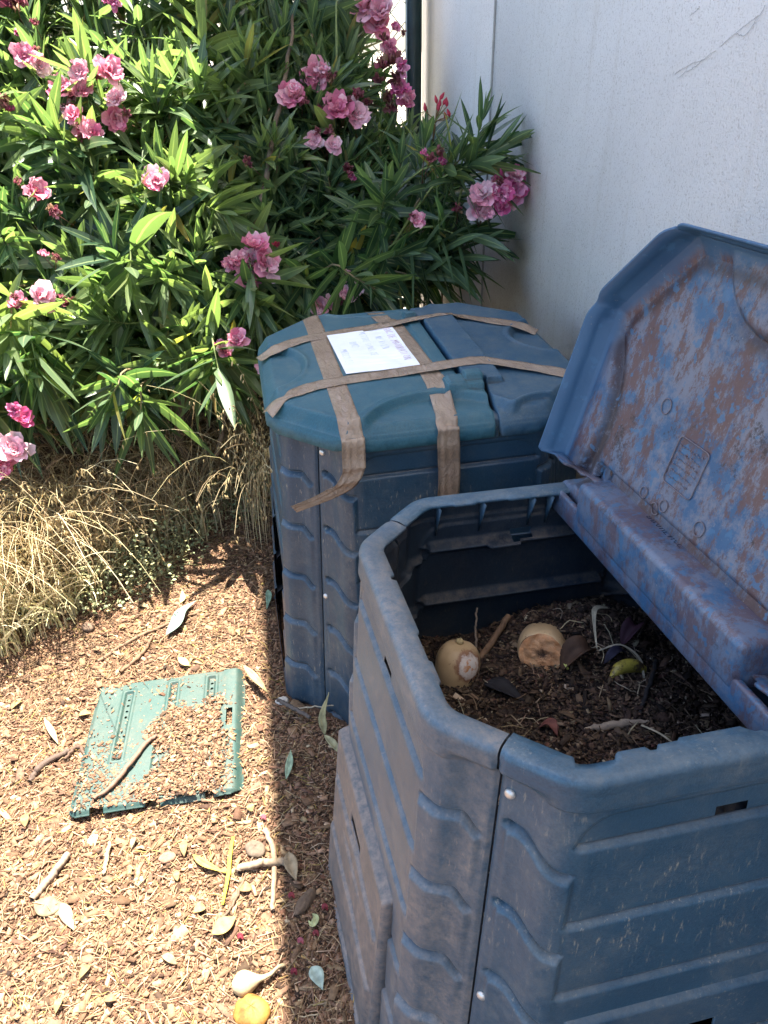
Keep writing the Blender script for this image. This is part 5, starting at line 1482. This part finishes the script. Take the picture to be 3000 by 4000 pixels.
# ------------------------------------------------------------------ dry grass and weeds
def ribbon(P, w, tw):
    d = np.gradient(P, axis=0); d /= np.linalg.norm(d, axis=1)[:, None] + 1e-9
    sd = np.cross(d, np.array([math.cos(tw), math.sin(tw), .35])); sd /= np.linalg.norm(sd, axis=1)[:, None] + 1e-9
    ww = (w * np.linspace(1, .25, len(P)))[:, None]
    return np.stack([P - sd * ww, P + sd * ww], 1).reshape(-1, 3), gridf(len(P), 2)
def stalks(n, base_fn, length, lean, wd, cols, heads=False, mbx=None):
    for i in range(n):
        b = base_fn(); L_ = rng.uniform(*length); a = rng.normal(lean[0], lean[1])
        dirh = np.array([math.sin(a), -math.cos(a)]); bendk = rng.uniform(lean[2], lean[3])
        t = np.linspace(0, 1, 10)
        ang = math.pi / 2 * bendk * t ** 1.3
        ds = L_ / 9
        hx_ = np.concatenate([[0], np.cumsum(np.sin(ang[:-1]) * ds)]); zz = np.concatenate([[0], np.cumsum(np.cos(ang[:-1]) * ds)])
        P = np.column_stack([b[0] + dirh[0] * hx_, b[1] + dirh[1] * hx_, b[2] + zz])
        P[:, 2] = np.maximum(P[:, 2], .004)
        c = np.array(cols[rng.integers(len(cols))]) * rng.uniform(.75, 1.15)
        if rng.uniform() < .35:
            kq = rng.integers(3, 8); piv = P[kq].copy(); kd = rng.normal(0, .55, 3); rel = P[kq:] - piv
            P[kq:] = piv + rel + np.linalg.norm(rel, axis=1)[:, None] * kd * .6
            P[:, 2] = np.maximum(P[:, 2], .004)
        if not heads and rng.uniform() < .6: V, Fc = ribbon(P, wd * rng.uniform(1.0, 2.2), rng.uniform(0, 6.28))
        else: V, Fc = tube(P, np.linspace(wd, wd * .5, 10), 3, False)
        mbx.add(V, Fc, c)
        if heads:
            for k in range(rng.integers(6, 12)):
                q = P[rng.integers(5, 10)] + rng.normal(0, .006, 3); q[2] -= rng.uniform(0, .02)
                dv = np.array([rng.normal(0, .25), rng.normal(0, .25), -1.0]) * rng.uniform(.010, .017)
                pts = np.array([q, q + dv * .35, q + dv * .7, q + dv])
                V, Fc = tube(pts, [.0005, .0022, .0018, .0003], 4, False); mbx.add(V, Fc, np.array((.60, .47, .24)) * rng.uniform(.8, 1.2))
STR = [(.58, .48, .29), (.50, .40, .23), (.62, .54, .34), (.42, .31, .18), (.54, .48, .25)]
grass = MB()
def edge_y(x): return np.interp(x, [-1.5, -1.17, -1.0, -.84, -.6, -.35], [1.75, 1.86, 2.02, 2.36, 2.5, 2.5])
def gb(x0, x1, d0, d1):
    def f():
        x = rng.uniform(x0, x1); y = float(edge_y(x)) + rng.uniform(d0, d1); return np.array([x, y, float(gh(np.array(x), np.array(y)))])
    return f
stalks(760, gb(-1.6, -.9, -.04, .45), (.12, .42), (.3, .9, .5, 1.35), .0016, STR, False, grass)
stalks(380, gb(-1.6, -1.02, .05, .45), (.45, .75), (.2, .5, 1.0, 1.75), .0015, STR, True, grass)
stalks(500, gb(-1.5, -.42, .1, .9), (.20, .55), (.3, 1.2, .2, 1.3), .0014, [(.54, .41, .23), (.42, .29, .16), (.6, .48, .28), (.32, .21, .12)], False, grass)
stalks(900, gb(-1.3, -.45, .05, .7), (.15, .5), (.5, 1.9, .6, 1.6), .0018, [(.40, .29, .15), (.30, .20, .10), (.5, .4, .22)], False, grass)
stalks(420, gb(-1.40, -.93, -.12, .14), (.10, .24), (.2, 1.0, .6, 1.3), .0022, [(.72, .63, .36), (.60, .58, .30), (.74, .66, .42)], False, grass)
def nb():
    x = rng.uniform(-.50, -.34); y = rng.uniform(2.28, 2.55); return np.array([x, y, .02])
stalks(60, nb, (.55, .85), (.3, .5, .7, 1.55), .0013, STR, True, grass)
stalks(420, gb(-1.25, -.6, -.06, .35), (.12, .38), (.3, 1.0, .3, 1.2), .0017, STR, False, grass)
stalks(14, gb(-.95, -.55, -.12, .0), (.20, .40), (.1, .5, .15, .5), .0018, [(.60, .46, .26), (.56, .42, .24)], False, grass)
gr = grass.build('dry_grass', M_straw)
tag(gr, 'bleached dry grass drooping at the foot of the oleander', kind='stuff')
# dead leaves and twigs caught under the shrub
n = 5200
x = rng.uniform(-1.6, -.35, n); y = edge_y(x) + rng.uniform(.02, 1.0, n); z = gh(x, y) + rng.uniform(0, 1, n) ** 2 * (.08 + .30 * sst(.1, .6, y - edge_y(x)))
L = rng.uniform(.03, .10, n)
V_, F_, C_ = chips(np.column_stack([x, y, z]), L, L * rng.uniform(.03, .14, n), np.full(n, .0008), .55, pick(np.array([[.46, .34, .19], [.32, .21, .12], [.58, .45, .27], [.19, .12, .07]]), np.array([.3, .3, .2, .2]), n))
th_m = MB(); th_m.add(V_, F_, C_)
tag(th_m.build('dead_thatch', M_straw, smooth=False), 'tangle of dead stems and leaves under the oleander', kind='stuff')
# low weeds
wb = MB()
cent = [(-.90, 2.12, .17, 260), (-.80, 2.28, .16, 340), (-.99, 2.08, .14, 240), (-.72, 2.42, .10, 200), (-1.05, 2.32, .20, 260), (-.60, 2.55, .12, 200), (-1.15, 2.45, .2, 240), (-.84, 2.16, .12, 170), (-.50, 2.62, .12, 300), (-1.16, 1.92, .06, 120)]
LBw, LAw, LUw, Lw, cw = [], [], [], [], []
for (cx, cy, rr_, nn_) in cent:
    for i in range(nn_):
        a = rng.uniform(0, 6.28); r_ = rr_ * math.sqrt(rng.uniform()); x, y = cx + r_ * math.cos(a) * 1.1, cy + r_ * math.sin(a)
        h_ = (.02 + .17 * (1 - (r_ / rr_) ** 2) * rng.uniform(.2, 1)) + float(gh(np.array(x), np.array(y)))
        LBw.append((x, y, h_)); v3 = rng.normal(0, 1, 3); v3[2] = abs(v3[2]) * .5; LAw.append(v3); LUw.append((rng.normal(0, .4), rng.normal(0, .4), 1)); Lw.append(rng.uniform(.008, .019))
        c = np.array([(.24, .28, .15), (.32, .34, .18), (.17, .21, .11), (.42, .40, .20)][rng.integers(4)]) * rng.uniform(.8, 1.2); cw.append(c)
        if i % 5 == 0:
            V, Fc = tube(np.array([[cx + (x - cx) * .5, cy + (y - cy) * .5, .01], [x, y, h_ * .6], [x, y, h_]]), .0012, 3, False); wb.add(V, Fc, (.30, .28, .13))
LBw, LAw, LUw, Lw, cw = map(np.array, (LBw, LAw, LUw, Lw, cw))
V, Fc, _ = leaf_batch(LBw, LAw, LUw, Lw, Lw * .6, np.full(len(Lw), .15), np.zeros(len(Lw)), 5)
wb.add(V, Fc, np.repeat(cw, 15, 0))
tag(wb.build('weeds', M_weed), 'low grey-green weeds growing through the dry grass', kind='stuff')
# a clump of light green blades in the yard beyond the fence
yb = MB(); bx, by = ypt(1330, 640, 5.4)[:2]
n = 70; a = rng.uniform(0, 6.28, n)
base = np.column_stack([bx + rng.normal(0, .12, n), by + rng.normal(0, .1, n), np.full(n, -.03)])
V, Fc, C = leaf_batch(base, np.column_stack([np.cos(a) * .35, np.sin(a) * .35, np.ones(n)]), np.column_stack([np.cos(a), np.sin(a), np.zeros(n)]), rng.uniform(.6, 1.1, n), np.full(n, .035), np.full(n, .15), np.zeros(n))
yb.add(V, Fc, (.30, .38, .12))
yp = yb.build('strap_leaf_plant', M_weed); tag(yp, 'light green strap-leaved plant in the sunny yard beyond the fence', 'plant')
